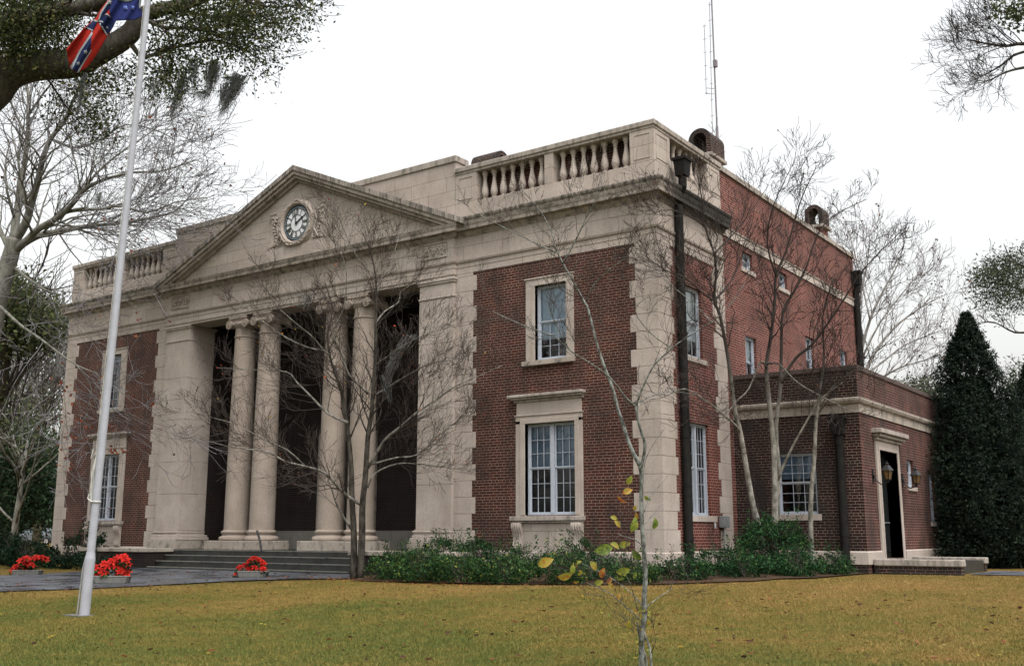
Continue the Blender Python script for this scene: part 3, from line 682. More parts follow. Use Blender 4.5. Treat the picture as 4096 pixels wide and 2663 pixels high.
# ------------------------------------------------------------------ downspouts, box
def downspout(x, y, ztop, zbot, r, head, name='downspout', outdir=(1, 0)):
    mb = MB(); mb.tube([(x, y, ztop), (x, y, zbot+.25)], r, 12)
    mb.tube([(x, y, zbot+.27), (x+outdir[0]*.04, y+outdir[1]*.04, zbot+.14), (x+outdir[0]*.2, y+outdir[1]*.2, zbot+.05)], r*1.05, 12)
    for z in (zbot+.9, zbot+3.2, zbot+5.6):
        if z < ztop: mb.lathe([(r+.012, -.03), (r+.012, .03)], (x, y, z), 12)
    d = smooth_angle(mb.build(name, M_DARKMETAL, ch))
    hx, hy, hz0, hz1, hw = head
    k = MB(); a = [(hx-hw, hy-hw*1.1, hz1), (hx+hw, hy-hw*1.1, hz1), (hx+hw, hy+hw*1.1, hz1), (hx-hw, hy+hw*1.1, hz1)]
    b = [(hx-hw*.8, hy-hw*.9, hz0), (hx+hw*.8, hy-hw*.9, hz0), (hx+hw*.8, hy+hw*.9, hz0), (hx-hw*.8, hy+hw*.9, hz0)]
    k.prism(b, a); k.box(hx-hw-.03, hx+hw+.03, hy-hw*1.1-.03, hy+hw*1.1+.03, hz1-.04, hz1+.03)
    k.tube([(hx, hy, hz0+.02), (hx, hy, hz0-.25), (x, y, hz0-.45) if hz0-.45 > ztop-.2 else (x, y, ztop)], r, 10)
    k.build('rain_head', M_DARKMETAL, d); return d
downspout(.13, .95, 8.10, -.62, .105, (.28, .90, 8.78, 9.20, .155))
downspout(.05, 14.72, 8.7, -.55, .11, (.10, 14.72, 8.85, 9.3, .15))
downspout(2.66, 3.98, 3.15, -.55, .10, (2.66, 3.96, 2.72, 3.14, .16), outdir=(0, -1))
# roof aerial
M_AER = plain('aerial_metal', (.16, .14, .15), .5, .4)
# ------------------------------------------------------------------ aerial, utility box, lanterns, low walls
def vertical_from(u, v, dep): return at(u, v, dep)
a0 = at(2868, 545, 36.0); a1 = at(2846, 0, 37.0)
zt_ = a1[2]+3.0
ant = thing('radio_mast', 'thin grey radio mast with slim whip aerials rising from the roof behind the chimney', 'aerial', (a0[0], a0[1], 9.1))
def lerp(a, b, t): return [a[i]+(b[i]-a[i])*t for i in range(3)]
base = (a0[0]+.03, a0[1], 9.1); top = lerp(a0, a1, 1.45)
mb = MB(); mb.tube([base, lerp(base, top, .42), lerp(base, top, .421), top], [.05, .05, .032, .025], 8); m0 = mb.build('mast', M_AER, ant)
mb = MB(); pt = lerp(a0, a1, .52); mb.box(pt[0]-.02, pt[0]+.11, pt[1]-.06, pt[1]+.06, pt[2]-.12, pt[2]+.13); mb.build('coil_box', M_AER, ant)
def aux(u0, v0, u1, v1, r, n):
    p, q = at(u0, v0, 36.3), at(u1, v1, 37.2); m = MB(); m.tube([p, q], r, 5)
    for t in np.linspace(.02, .98, n): c = lerp(p, q, t); m.tube([(c[0]-.06, c[1], c[2]), (c[0]+.07, c[1], c[2])], .008, 4)
    m.build('whip', M_AER, ant)
aux(2850, 540, 2838, 10, .011, 9); aux(2825, 378, 2817, 100, .012, 6)
mb = MB(); 
for v in (355, 377): mb.tube([at(2823, v-2, 36.3), at(2857, v, 36.3)], .012, 5)
mb.build('bracket', M_AER, ant)

ub = thing('electric_box', 'small grey electric meter box with thin conduit on the brick side wall beside the quoins', 'electric box', (.1, 3.0, .55))
mb = MB(); mb.box(.015, .17, 2.84, 3.14, .54, .82); bevel(mb.build('box', M_GREYBOX, ub), .012)
mb = MB(); mb.tube([(.09, 3.0, .54), (.09, 3.0, -.55)], .022, 8); mb.tube([(.07, 2.5, .66), (.07, 2.5, .52)], .03, 8); mb.build('conduit', M_ALU, ub)

M_LGLASS = plain('amber_glass', (.12, .07, .028), .25, .4)
def lantern(y, label):
    t = thing('wall_lantern', label, 'wall lantern', (3.14, y, 1.8), 'lanterns beside the side door')
    m = MB(); m.lathe([(.07, -.0), (.07, .02)], (3.13, y, 1.78), 12, 'x'); m.box(3.127, 3.15, y-.05, y+.05, 1.62, 1.94)
    m.tube([(3.14, y, 1.86), (3.2, y, 1.66), (3.32, y, 1.56), (3.45, y, 1.60), (3.48, y, 1.66)], .016, 7); m.build('bracket', M_BLACK, t)
    g = MB(); a = [(3.48+.075*math.cos(k*math.pi/3), y+.075*math.sin(k*math.pi/3), 1.68) for k in range(6)]; b = [(3.48+.12*math.cos(k*math.pi/3), y+.12*math.sin(k*math.pi/3), 1.89) for k in range(6)]
    g.prism(a, b); g.build('pane', M_LGLASS, t)
    f = MB()
    for p, q in zip(a, b): f.tube([p, q], .010, 4)
    f.lathe([(.09, 1.66), (.10, 1.685)], (3.48, y, 0), 6); f.lathe([(.155, 1.885), (.13, 1.92), (.07, 2.0), (.035, 2.02), (.05, 2.05), (.012, 2.08), (.01, 2.13)], (3.48, y, 0), 6); f.lathe([(.02, 1.6), (.04, 1.63), (.02, 1.66)], (3.48, y, 0), 8)
    f.build('cage', M_BLACK, t)
lantern(4.90, 'black iron wall lantern with amber glass left of the side door, nearer the building corner')
lantern(7.42, 'black iron wall lantern with amber glass between the side door and small window')

def lowwall(y0, y1, x1, label):
    t = thing('low_wall', label, 'low wall', (3.2, (y0+y1)/2, -.55), 'low brick walls of the side entrance')
    m = MB(); m.box(3.18, x1-.04, y0+.04, y1-.04, -.7, -.33); m.build('brickwork', MB_DARK, t)
    c = MB(); c.box(3.18, x1, y0, y1, -.33, -.18); bevel(c.build('coping', MS_CAP, t), .02, 2)
lowwall(4.35, 4.72, 5.13, 'low brick wall with stone coping nearest the lawn, beside the side door')
lowwall(7.65, 8.0, 4.95, 'low brick wall with stone coping on the far side of the side door')
mb = MB(); mb.box(3.13, 4.9, 4.725, 7.645, -.7, -.24); mb.build('stoop', MS_STEP, ch)

# ------------------------------------------------------------------ ground
mg, t, b = nt('lawn_soil', 0.95, 0.1)
g = t.nodes.new('ShaderNodeNewGeometry'); pos = g.outputs['Position']
n1 = noise(t, pos, .28, 5, .6); n2 = noise(t, pos, 2.2, 6, .7); n3 = noise(t, pos, 38, 4, .75)
sp = t.nodes.new('ShaderNodeSeparateXYZ'); t.links.new(pos, sp.inputs[0])
gy = t.nodes.new('ShaderNodeMapRange'); gy.inputs[1].default_value = -13; gy.inputs[2].default_value = -3; t.links.new(sp.outputs[1], gy.inputs[0])
f = math_(t, 'ADD', math_(t, 'MULTIPLY', gy.outputs[0], .26), math_(t, 'ADD', math_(t, 'MULTIPLY', n1, .70), math_(t, 'MULTIPLY', n2, .55)))
c = ramp(t, f, [(.60, (.058, .068, .014)), (.78, (.108, .085, .020)), (1.0, (.165, .098, .030))])
c = mixc(t, .8, c, ramp(t, n3, [(.3, (.4, .4, .4)), (.7, (1.5, 1.45, 1.4))]), 'MULTIPLY')
t.links.new(c, b.inputs['Base Color']); bump(t, b, n3, .8, .03)
def grid_mesh(xs, ys, fz):
    m = MB(); vs_ = [(x, y, fz(x, y)) for y in ys for x in xs]; nx_ = len(xs)
    m.add(vs_, [(j*nx_+i, j*nx_+i+1, (j+1)*nx_+i+1, (j+1)*nx_+i) for j in range(len(ys)-1) for i in range(nx_-1)]); return m
xs = [-400, -200, -100, -60]+list(np.arange(-40, 24.1, 1.0))+[40, 80, 200, 400]
ys = [-400, -100, -50]+list(np.arange(-34, 1.1, .5))+[3, 20, 60, 120, 250, 500]
gfun = lambda x, y: zg(x, max(y, -34))+(.018*math.sin(x*.9+y*.4)*math.sin(y*.7-x*.3) if -34 < y < -3 else 0)
lawn = grid_mesh(xs, ys, gfun).build('lawn', mg, smooth=True); tag(lawn, kind='structure')
path = [(-7.2, -1.72), (-6.7, -2.7), (-8.2, -3.75), (-9.0, -4.6), (-9.95, -6.4), (-10.4, -7.6), (-11.3, -8.8), (-13.2, -12), (-14.2, -22), (-19.5, -22), (-18.4, -12), (-17.7, -6.6), (-17.0, -5.6), (-16.3, -5.0), (-16.5, -3.5), (-16.6, -1.72)]
mp, t, b = nt('wet_paving', 0.22, 0.5)
g = t.nodes.new('ShaderNodeNewGeometry'); n1 = noise(t, g.outputs['Position'], 1.2, 5, .6); n2 = noise(t, g.outputs['Position'], 40, 4, .7)
c = mixc(t, .6, ramp(t, n1, [(.35, (.03, .034, .042)), (.65, (.085, .092, .105))]), ramp(t, n2, [(.3, (.5, .5, .5)), (.7, (1.4, 1.4, 1.4))]), 'MULTIPLY')
t.links.new(c, b.inputs['Base Color']); t.links.new(ramp(t, n1, [(.4, (.18,)*3), (.6, (.6,)*3)]), b.inputs['Roughness']); bump(t, b, n2, .3, .005)
bm = bmesh.new(); fv = [bm.verts.new((x, y, 0)) for x, y in path]; bm.faces.new(fv)
for yy in np.arange(-22, -1.5, 1.0): bmesh.ops.bisect_plane(bm, geom=bm.verts[:]+bm.edges[:]+bm.faces[:], plane_co=(0, yy, 0), plane_no=(0, 1, 0))
for xx in np.arange(-19, -6, 1.0): bmesh.ops.bisect_plane(bm, geom=bm.verts[:]+bm.edges[:]+bm.faces[:], plane_co=(xx, 0, 0), plane_no=(1, 0, 0))
for v in bm.verts: v.co.z = gfun(v.co.x, v.co.y)+.028
me = bpy.data.meshes.new('path'); bm.to_mesh(me); bm.free(); me.materials.append(mp)
po = bpy.data.objects.new('path', me); scene.collection.objects.link(po); tag(po, kind='structure')
tag(grid_mesh([5.14, 6, 8, 11, 16, 24], list(np.arange(4.8, 7.61, .7)), lambda x, y: -.495).build('side_path', mp), kind='structure')
# planting bed soil
bed = MB(); bp_ = [(-7.0, -1.72), (-6.2, -3.3), (-2, -2.9), (.7, -1.9), (2.3, -.6), (3.0, .8), (3.1, 4.1), (.0, 4.1), (0, 0), (-5.6, 0)]
bed.poly([(x, y, 0) for x, y in bp_]); bo = bed.build('planting_bed', plain('mulch', (.055, .035, .022), .95, .1, var=.5, scale=20))
bm = bmesh.new(); bm.from_mesh(bo.data)
for yy in np.arange(-3, 0.6, .5): bmesh.ops.bisect_plane(bm, geom=bm.verts[:]+bm.edges[:]+bm.faces[:], plane_co=(0, yy, 0), plane_no=(0, 1, 0))
for v in bm.verts: v.co.z = zg(v.co.x, v.co.y)+.03
bm.to_mesh(bo.data); bm.free(); tag(bo, kind='structure')

# ------------------------------------------------------------------ vegetation tools
rng = np.random.default_rng(11)
def rdir(n):
    d = rng.normal(size=(n, 3)); return d/np.linalg.norm(d, axis=1, keepdims=True)
def leaves(C, size, aspect=.55, up=0.0):
    n = len(C); a = rdir(n); a[:, 2] -= up; a /= np.linalg.norm(a, axis=1, keepdims=True)
    b = np.cross(a, rdir(n)); b /= np.linalg.norm(b, axis=1, keepdims=True)
    s = size*(.6+.8*rng.random((n, 1))); A = a*s; B = b*s*aspect*.5
    return np.stack([C-A*.5, C+B, C+A*.5, C-B], axis=1)
def blob(c, r, n, shell=.35):
    d = rdir(n); rr = (shell+(1-shell)*rng.random((n, 1)))**.6
    return np.asarray(c)+d*rr*np.asarray(r)
def clumps(c, r, k, cr, n, shell=.2):
    cs = blob(c, r, k, shell); out = []
    for q in cs: out.append(blob(q, np.asarray(cr)*rng.uniform(.6, 1.3), n, .05))
    return np.concatenate(out)

class Limb:
    def __init__(s): s.big = MB(); s.fine = MB(); s.ends = []
def grow(L, p, d, ln, r, lv, nb, up=.12, wob=.25, ratio=.62, spread=(.5, 1.0), rmin=.0035, gnarl=1.0):
    n = 5 if lv > 0 else 4
    pts = [Vector(p)]; d = Vector(d).normalized()
    for i in range(n):
        d = (d+Vector(rng.normal(size=3))*wob*gnarl*.5+Vector((0, 0, up))).normalized()
        pts.append(pts[-1]+d*ln/n)
    r1 = max(r*.35, rmin*.7); rad = [max(rmin, r+(r1-r)*i/n) for i in range(n+1)]
    (L.big if r > .02 else L.fine).tube(pts, rad, 6 if r > .04 else (4 if r > .012 else 3))
    if lv <= 0: L.ends.append(pts[-1]); return
    for i in range(nb):
        t = rng.uniform(.22, 1.0) if i else 1.0
        k = min(int(t*n), n-1); q = pts[k].lerp(pts[k+1], t*n-k)
        td = (pts[k+1]-pts[k]).normalized(); ax = Vector(rng.normal(size=3)); ax = (ax-td*ax.dot(td)).normalized()
        nd = td*math.cos(0)+ax*rng.uniform(*spread)
        grow(L, q, nd, ln*ratio*rng.uniform(.7, 1.25), max(r*.55*(1-.3*t), rmin), lv-1, nb, up, wob, ratio, spread, rmin, gnarl)
def limb(L, px, dep, dep1, r0, r1, k=8, n=0, ln=.9, lv=2, nb=4, t0=.2, rmin=.0035, up=.1, spread=(.5, 1.1), wob=.25, follow=None):
    m = len(px); P = []
    for i, (u, v) in enumerate(px):
        t = i/(m-1); P.append(Vector(at(u, v, dep+(dep1-dep)*t)))
    # smooth the traced line a little
    Q = []
    for i in range(m-1):
        a, b_ = P[i], P[i+1]; pa, pb = P[max(i-1, 0)], P[min(i+2, m-1)]
        for s_ in (0, .33, .66):
            Q.append(.5*((2*a)+(b_-pa)*s_+(2*pa-5*a+4*b_-pb)*s_*s_+(3*a-pa-3*b_+pb)*s_**3))
    Q.append(P[-1]); M = len(Q); rad = [r0+(r1-r0)*(i/(M-1))**.8 for i in range(M)]
    L.big.tube(Q, rad, k)
    for j in range(n):
        t = t0+(1-t0)*(j+rng.random())/n; f = t*(M-1); i = min(int(f), M-2)
        q = Q[i].lerp(Q[i+1], f-i); td = (Q[i+1]-Q[i]).normalized(); ax = Vector(rng.normal(size=3)); ax = (ax-td*ax.dot(td)).normalized()
        grow(L, q, td+ax*rng.uniform(*spread), ln*(1.15-.6*t)*rng.uniform(.6, 1.2), max(rad[i]*.4, rmin), lv, nb, up, wob, .6, spread, rmin)
    return Q
def finish(L, root, bark, twig, names=('trunk', 'branches')):
    if L.big.v: L.big.build(names[0], bark, root, smooth=True)
    if L.fine.v: L.fine.build(names[1], twig, root)
def leafobj(name, C, size, mat, root, aspect=.55, up=0.0): return quads_obj(name, leaves(np.asarray(C), size, aspect, up), mat, root)

B_MID = bark_mat('crape_bark', (.020, .017, .014), (.085, .075, .062), 9)
B_LIMB = bark_mat('limb_bark', (.05, .045, .038), (.26, .245, .22), 7)
T_MID = plain('twig_brown', (.05, .04, .035), .9, .1, var=.3)
B_PALE = bark_mat('pale_bark', (.12, .11, .09), (.36, .34, .30), 9, high=(3.2, 5.2, (.045, .038, .034)))
B_FAR = bark_mat('far_bark', (.16, .15, .135), (.34, .32, .30), 6)
T_DARK = plain('twig_dark', (.04, .032, .03), .9, .1, var=.3)
B_NEAR = bark_mat('dogwood_bark', (.035, .034, .03), (.25, .26, .235), 26)
B_BIG = bark_mat('sycamore_bark', (.10, .096, .082), (.23, .22, .19), 5)
B_OAK = bark_mat('oak_bark', (.035, .03, .025), (.085, .075, .06), 9)
L_RED = leaf_mat('dry_leaf', [(0, (.22, .05, .015)), (.4, (.45, .06, .03)), (.7, (.50, .22, .03)), (1, (.35, .33, .05))])
L_BROWN = leaf_mat('brown_leaf', [(0, (.05, .025, .018)), (.6, (.11, .045, .025)), (1, (.22, .08, .035))])
L_SHRUB = leaf_mat('shrub_leaf', [(0, (.006, .018, .008)), (.6, (.016, .052, .018)), (.93, (.035, .095, .03)), (1, (.10, .15, .03))], .2, .35)
L_SHRUB2 = leaf_mat('shrub_leaf_light', [(0, (.008, .022, .009)), (.6, (.024, .065, .021)), (.93, (.06, .12, .035)), (1, (.22, .22, .03))], .2, .35)
L_HEDGE = leaf_mat('hedge_leaf', [(0, (.004, .010, .005)), (.8, (.008, .024, .010)), (1, (.02, .045, .018))], .15, .4)
L_OAK = leaf_mat('oak_leaf', [(0, (.014, .024, .008)), (.6, (.045, .060, .020)), (1, (.12, .11, .035))], .3, .4)
L_EVER = leaf_mat('evergreen_leaf', [(0, (.025, .035, .018)), (.6, (.06, .075, .03)), (1, (.12, .13, .05))], .3)
L_DARK = leaf_mat('dark_leaf', [(0, (.012, .024, .013)), (.7, (.034, .064, .032)), (1, (.075, .12, .06))], .2)
L_CEDAR = leaf_mat('cedar_leaf', [(0, (.004, .008, .006)), (.7, (.010, .020, .012)), (1, (.03, .045, .022))], .15)
L_PINE = leaf_mat('pine_needle', [(0, (.03, .04, .028)), (.7, (.06, .075, .045)), (1, (.11, .12, .07))], .3)
L_YELLOW = leaf_mat('yellow_leaf', [(0, (.26, .16, .02)), (.5, (.30, .22, .03)), (1, (.20, .18, .03))], .3)
M_MOSS = plain('spanish_moss', (.14, .145, .14), .95, .05, var=.35)

# ---- bare tree in front of the porch
r_ = ground(1430, 2314); D0 = float(np.dot(np.array(r_)-CAM, AX_F))
tr = thing('bare_tree', 'slender bare tree with two close dark trunks in front of the porch steps', 'tree', tuple(r_), 'small bare ornamental trees')
L = Limb(); d = D0; T = L
limb(L, [(1413, 2326), (1416, 2150), (1408, 2000), (1405, 1870), (1395, 1750), (1383, 1660), (1368, 1570), (1340, 1490), (1318, 1420), (1310, 1330), (1330, 1240), (1300, 1130)], d, d+.4, .085, .008, 10, 20, 1.1, 2, 5, .35)
limb(L, [(1440, 2328), (1448, 2150), (1450, 2020), (1462, 1900), (1472, 1743), (1487, 1650), (1490, 1580), (1500, 1450), (1503, 1300), (1505, 1180), (1500, 1090), (1480, 1000), (1450, 930)], d, d-.3, .092, .006, 10, 24, 1.2, 2, 5, .3)
T = L; L = Limb(); L.ends = T.ends
for px, a, b_, r0, n in [
    ([(1450, 2020), (1387, 1982), (1350, 1945), (1297, 1890), (1222, 1865), (1138, 1844), (1070, 1806), (936, 1790), (835, 1764)], 0, -1.6, .048, 22),
    ([(1222, 1865), (1150, 1800), (1060, 1760), (950, 1700), (850, 1670), (700, 1630)], -.6, -1.8, .02, 16),
    ([(1393, 1690), (1314, 1655), (1247, 1588), (1188, 1529), (1146, 1487), (1020, 1479), (869, 1470)], 0, .6, .036, 20),
    ([(1318, 1420), (1297, 1403), (1247, 1344), (1180, 1290), (1100, 1215), (1060, 1130)], .1, -.6, .028, 14),
    ([(1297, 1403), (1222, 1386), (1121, 1336), (1020, 1260), (930, 1190)], .1, .9, .022, 14),
    ([(1472, 1574), (1444, 1546), (1397, 1500), (1360, 1400), (1330, 1330), (1375, 1230), (1385, 1080), (1340, 960)], 0, -1.0, .034, 20),
    ([(1405, 2115), (1350, 2024), (1325, 1950), (1300, 1880)], 0, -.5, .034, 4),
    ([(1472, 1870), (1537, 1762), (1603, 1706), (1668, 1649), (1753, 1593), (1818, 1546), (1903, 1509), (2006, 1462)], 0, -1.2, .042, 24),
    ([(1470, 1950), (1500, 1893), (1584, 1855), (1673, 1855), (1800, 1870), (1884, 1884)], 0, .5, .026, 14),
    ([(1490, 1584), (1556, 1546), (1631, 1499), (1725, 1453), (1818, 1434), (1903, 1378)], 0, .3, .026, 20),
    ([(1500, 1462), (1565, 1415), (1673, 1350), (1818, 1303)], -.1, -1.0, .02, 14),
    ([(1503, 1293), (1537, 1247), (1593, 1209), (1607, 1162), (1678, 1125)], -.2, .5, .028, 10),
    ([(1475, 1860), (1584, 1830), (1668, 1818), (1762, 1734), (1837, 1677), (1884, 1640)], 0, -1.4, .024, 16),
    ([(1505, 1180), (1540, 1080), (1580, 1000), (1600, 920)], -.2, .2, .014, 8), ([(1500, 1100), (1430, 1030), (1380, 930), (1340, 830)], -.3, -.6, .014, 8)]:
    limb(L, px, d+a, d+b_, r0, .006, 7, n, .95, 2, 5, .15, rmin=.0032)
T.big.build('trunk', B_MID, tr, smooth=True); T.fine.build('twigs', T_MID, tr); finish(L, tr, B_LIMB, T_MID, ('limbs', 'branches'))
ms = MB()
for (u0, v0, u1, v1, w, n) in [(1640, 1340, 1545, 1480, 16, 60), (1590, 1400, 1530, 1570, 12, 60), (1540, 1500, 1560, 1620, 12, 40), (1230, 1170, 1215, 1240, 30, 50)]:
    for _ in range(n):
        o = rng.normal()*w; k = rng.uniform(.3, 1); pts = [at(u0+o*(1-.6*q*k)+(u1-u0)*q*k+rng.normal()*2, v0+rng.normal()*3+(v1-v0)*q*k, d+rng.uniform(-.1, .1)) for q in np.linspace(0, 1, 6)]; ms.tube(pts, .004, 3)
ms.build('hanging_moss', M_MOSS, tr)
E_ = np.array([tuple(p) for p in L.ends]); ix = rng.choice(len(E_), 150, replace=False); leafobj('leaves', E_[ix], .055, L_RED, tr)
ix = rng.choice(len(E_), 500, replace=False); leafobj('leaves', E_[ix], .03, L_BROWN, tr, .8)  # seed pods at the twig ends, drawn as small leaf quads

# ---- bare multi-stemmed tree before the annex
r_ = np.array(at(3110, 2170, 24.6)); r_[2] = -.5
tr = thing('bare_tree', 'bare tree with several pale stems rising from the bush before the low annex', 'tree', tuple(r_), 'small bare ornamental trees')
L = Limb(); d = 24.6
for px, a, b_, r0, r1, n, t0 in [
    ([(3060, 2290), (3033, 2104), (3011, 2016), (2984, 1863), (2962, 1731), (2940, 1643), (2923, 1511), (2907, 1401), (2879, 1258), (2857, 1203), (2863, 1115), (2857, 1016), (2819, 907), (2808, 797), (2785, 680)], 0, -.8, .088, .01, 26, .5),
    ([(2857, 1203), (2896, 1159), (2929, 1115), (2960, 1040), (2990, 960)], -.5, .6, .03, .006, 10, .1),
    ([(2857, 1016), (2896, 973), (2940, 929), (3000, 850), (3075, 740)], -.6, .4, .028, .006, 12, .2),
    ([(2857, 1203), (2808, 1170), (2740, 1110), (2660, 1080), (2560, 1010)], -.5, -1.6, .026, .006, 16, .15),
    ([(2819, 907), (2750, 860), (2680, 840), (2590, 860)], -.6, -1.2, .018, .005, 12, .1),
    ([(3090, 2290), (3099, 2093), (3099, 1929), (3093, 1764), (3071, 1555), (3066, 1456), (3082, 1357), (3099, 1214), (3104, 1104), (3148, 995), (3181, 874), (3214, 775), (3269, 660)], 0, .2, .092, .008, 24, .45),
    ([(3100, 2290), (3104, 2038), (3115, 1907), (3104, 1709), (3121, 1555), (3126, 1379), (3132, 1247), (3181, 1159), (3225, 1071), (3269, 940), (3335, 863), (3467, 797)], .25, .9, .075, .008, 24, .45),
    ([(3110, 1918), (3159, 1808), (3225, 1687), (3280, 1599), (3370, 1530)], .25, -.5, .04, .012, 8, .3),
    ([(3250, 2290), (3242, 2038), (3258, 1819), (3264, 1687), (3280, 1555), (3297, 1434), (3291, 1269), (3330, 1120)], .1, -.3, .07, .012, 16, .45),
    ([(3121, 1530), (3181, 1434), (3247, 1379), (3313, 1291), (3379, 1192), (3434, 1104), (3500, 1027), (3600, 930)], .25, -1.2, .046, .008, 22, .2),
    ([(3066, 1456), (3115, 1456), (3181, 1522), (3269, 1577), (3400, 1640)], 0, -1.2, .03, .008, 8, .3),
    ([(3066, 1470), (3040, 1450), (2995, 1555), (2940, 1610), (2890, 1680)], 0, -1.0, .028, .008, 8, .3),
    ([(2962, 1731), (2940, 1698), (2863, 1632), (2742, 1555), (2650, 1590), (2540, 1600)], -.2, -2.0, .03, .006, 14, .2),
    ([(3264, 1687), (3320, 1560), (3420, 1480), (3480, 1500)], .1, -.6, .024, .007, 10, .2),
    ([(3104, 1104), (3070, 980), (3085, 850), (3130, 740), (3180, 640)], .1, -.4, .026, .006, 12, .2)]:
    limb(L, px, d+a, d+b_, r0, r1, 8, n, 1.05, 2, 4, t0, rmin=.0045, wob=.38)
finish(L, tr, B_PALE, T_DARK)
E_ = np.array([tuple(p) for p in L.ends]); ix = rng.choice(len(E_), 420, replace=False); leafobj('leaves', E_[ix], .045, L_BROWN, tr, .7)

# ---- young dogwood in the lawn, nearest the camera
r_ = ground(2570, 2661); d = float(np.dot(np.array(r_)-CAM, AX_F))-.35; r0_ = at(2570, 2760, d); r0_[2] = zg(r0_[0], r0_[1])
tr = thing('young_dogwood', 'thin young dogwood with a few yellow and red leaves, nearest tree on the lawn', 'tree', tuple(r0_), 'small bare ornamental trees')
L = Limb()
limb(L, [(2568, 2775), (2567, 2615), (2567, 2541), (2577, 2467), (2577, 2393), (2582, 2295), (2575, 2196), (2567, 2073), (2565, 1949), (2566, 1900), (2559, 1860)], d, d, .031, .019, 10, 0)
for px, a, b_, r0, r1, n, t0 in [
    ([(2559, 1860), (2521, 1784), (2496, 1708), (2471, 1633), (2450, 1549), (2420, 1473), (2387, 1372), (2353, 1238), (2336, 1204), (2286, 1112), (2252, 1053), (2223, 994), (2206, 927), (2160, 843), (2080, 750)], 0, .5, .022, .004, 16, .5),
    ([(2252, 1053), (2311, 944), (2345, 868), (2370, 826), (2405, 730)], .35, .1, .010, .003, 8, .2),
    ([(2223, 1010), (2151, 977), (2084, 944), (2000, 902), (1920, 860)], .35, .8, .009, .003, 8, .2),
    ([(2345, 1204), (2378, 1137), (2437, 1078), (2504, 1028), (2560, 950)], .3, -.2, .009, .003, 7, .2),
    ([(2562, 1880), (2580, 1784), (2559, 1708), (2542, 1624)], 0, -.1, .017, .012, 0, .2),
    ([(2542, 1624), (2504, 1591), (2437, 1507), (2353, 1448), (2286, 1406), (2218, 1347), (2126, 1313), (2025, 1271), (1960, 1240)], -.1, -.9, .011, .003, 12, .25),
    ([(2542, 1624), (2571, 1549), (2613, 1465), (2664, 1414), (2714, 1372), (2790, 1322), (2870, 1270), (2950, 1180), (3000, 1090)], -.1, -.5, .011, .003, 14, .2),
    ([(2542, 1640), (2588, 1591), (2706, 1566), (2798, 1591), (2900, 1650)], -.1, .7, .006, .002, 6, .3),
    ([(2277, 1396), (2240, 1330), (2205, 1246), (2215, 1180)], -.5, -.8, .006, .002, 5, .2),
    ([(2690, 1395), (2600, 1330), (2540, 1240), (2600, 1180)], -.3, -.8, .006, .002, 6, .2),
    ([(2850, 1290), (2760, 1200), (2660, 1120), (2620, 1040)], -.4, 0, .006, .002, 8, .2),
    ([(2572, 2490), (2548, 2465), (2483, 2408), (2434, 2369), (2345, 2329)], 0, -.5, .008, .003, 4, .3),
    ([(2575, 2430), (2545, 2390), (2493, 2344), (2419, 2295), (2321, 2250)], 0, .2, .007, .003, 5, .3),
    ([(2550, 2440), (2520, 2330), (2480, 2270)], 0, -.3, .004, .002, 2, .3),
    ([(2580, 2430), (2641, 2383), (2691, 2352)], 0, .3, .006, .002, 4, .3),
    ([(2599, 2775), (2605, 2680), (2599, 2591), (2572, 2517)], -.1, 0, .015, .010, 2, .3), ([(2590, 2775), (2585, 2640), (2560, 2560), (2548, 2480)], .1, 0, .013, .008, 4, .5),
    ([(2575, 2185), (2545, 2160), (2500, 2145), (2469, 2135)], 0, -.2, .009, .003, 2, .3),
    ([(2572, 1930), (2580, 1847), (2613, 1777), (2662, 1708)], 0, -.2, .005, .002, 0, .3),
    ([(2575, 2050), (2600, 1985), (2640, 1940), (2675, 1900)], 0, .2, .005, .002, 0, .3),
    ([(2575, 2100), (2610, 2060), (2650, 2010)], 0, .2, .004, .002, 0, .3)]:
    limb(L, px, d+a, d+b_, r0, r1, 7, n, .42, 2, 4, t0, rmin=.0016, wob=.35)
finish(L, tr, B_NEAR, T_MID)
def bigleaf(c, ln, wid, dirv, nrm, curl=.2):
    dirv = Vector(dirv).normalized(); nrm = Vector(nrm); nrm = (nrm-dirv*nrm.dot(dirv)).normalized(); s_ = dirv.cross(nrm)
    V = []; F = []; n = 6
    for i in range(n+1):
        t = i/n; w = wid*.5*math.sin(math.pi*min(t*1.02, 1))**.75*(1.1-.3*t)+.0006
        c0 = Vector(c)+dirv*ln*(t-.5)-nrm*curl*ln*(t-.5)**2*2
        V += [c0-s_*w+nrm*w*.35, c0, c0+s_*w+nrm*w*.35]
    for i in range(n): F += [(3*i, 3*i+1, 3*i+4, 3*i+3), (3*i+1, 3*i+2, 3*i+5, 3*i+4)]
    return V, F
def variegated():
    m, t, b = nt('autumn_leaf', .5, .3)
    g = t.nodes.new('ShaderNodeNewGeometry'); n = noise(t, g.outputs['Position'], 22, 4, .7)
    f = math_(t, 'ADD', math_(t, 'MULTIPLY', n, .8), math_(t, 'MULTIPLY', g.outputs['Random Per Island'], .35))
    c = ramp(t, f, [(.34, (.06, .10, .02)), (.52, (.20, .25, .04)), (.66, (.34, .26, .04)), (.78, (.36, .09, .015)), (.92, (.20, .05, .04))])
    t.links.new(c, b.inputs['Base Color']); tr = t.nodes.new('ShaderNodeBsdfTranslucent'); t.links.new(c, tr.inputs[0])
    mx_ = t.nodes.new('ShaderNodeMixShader'); mx_.inputs[0].default_value = .4
    t.links.new(b.outputs[0], mx_.inputs[1]); t.links.new(tr.outputs[0], mx_.inputs[2]); t.links.new(mx_.outputs[0], t.nodes['Material Output'].inputs[0]); return m
M_AUT = variegated()
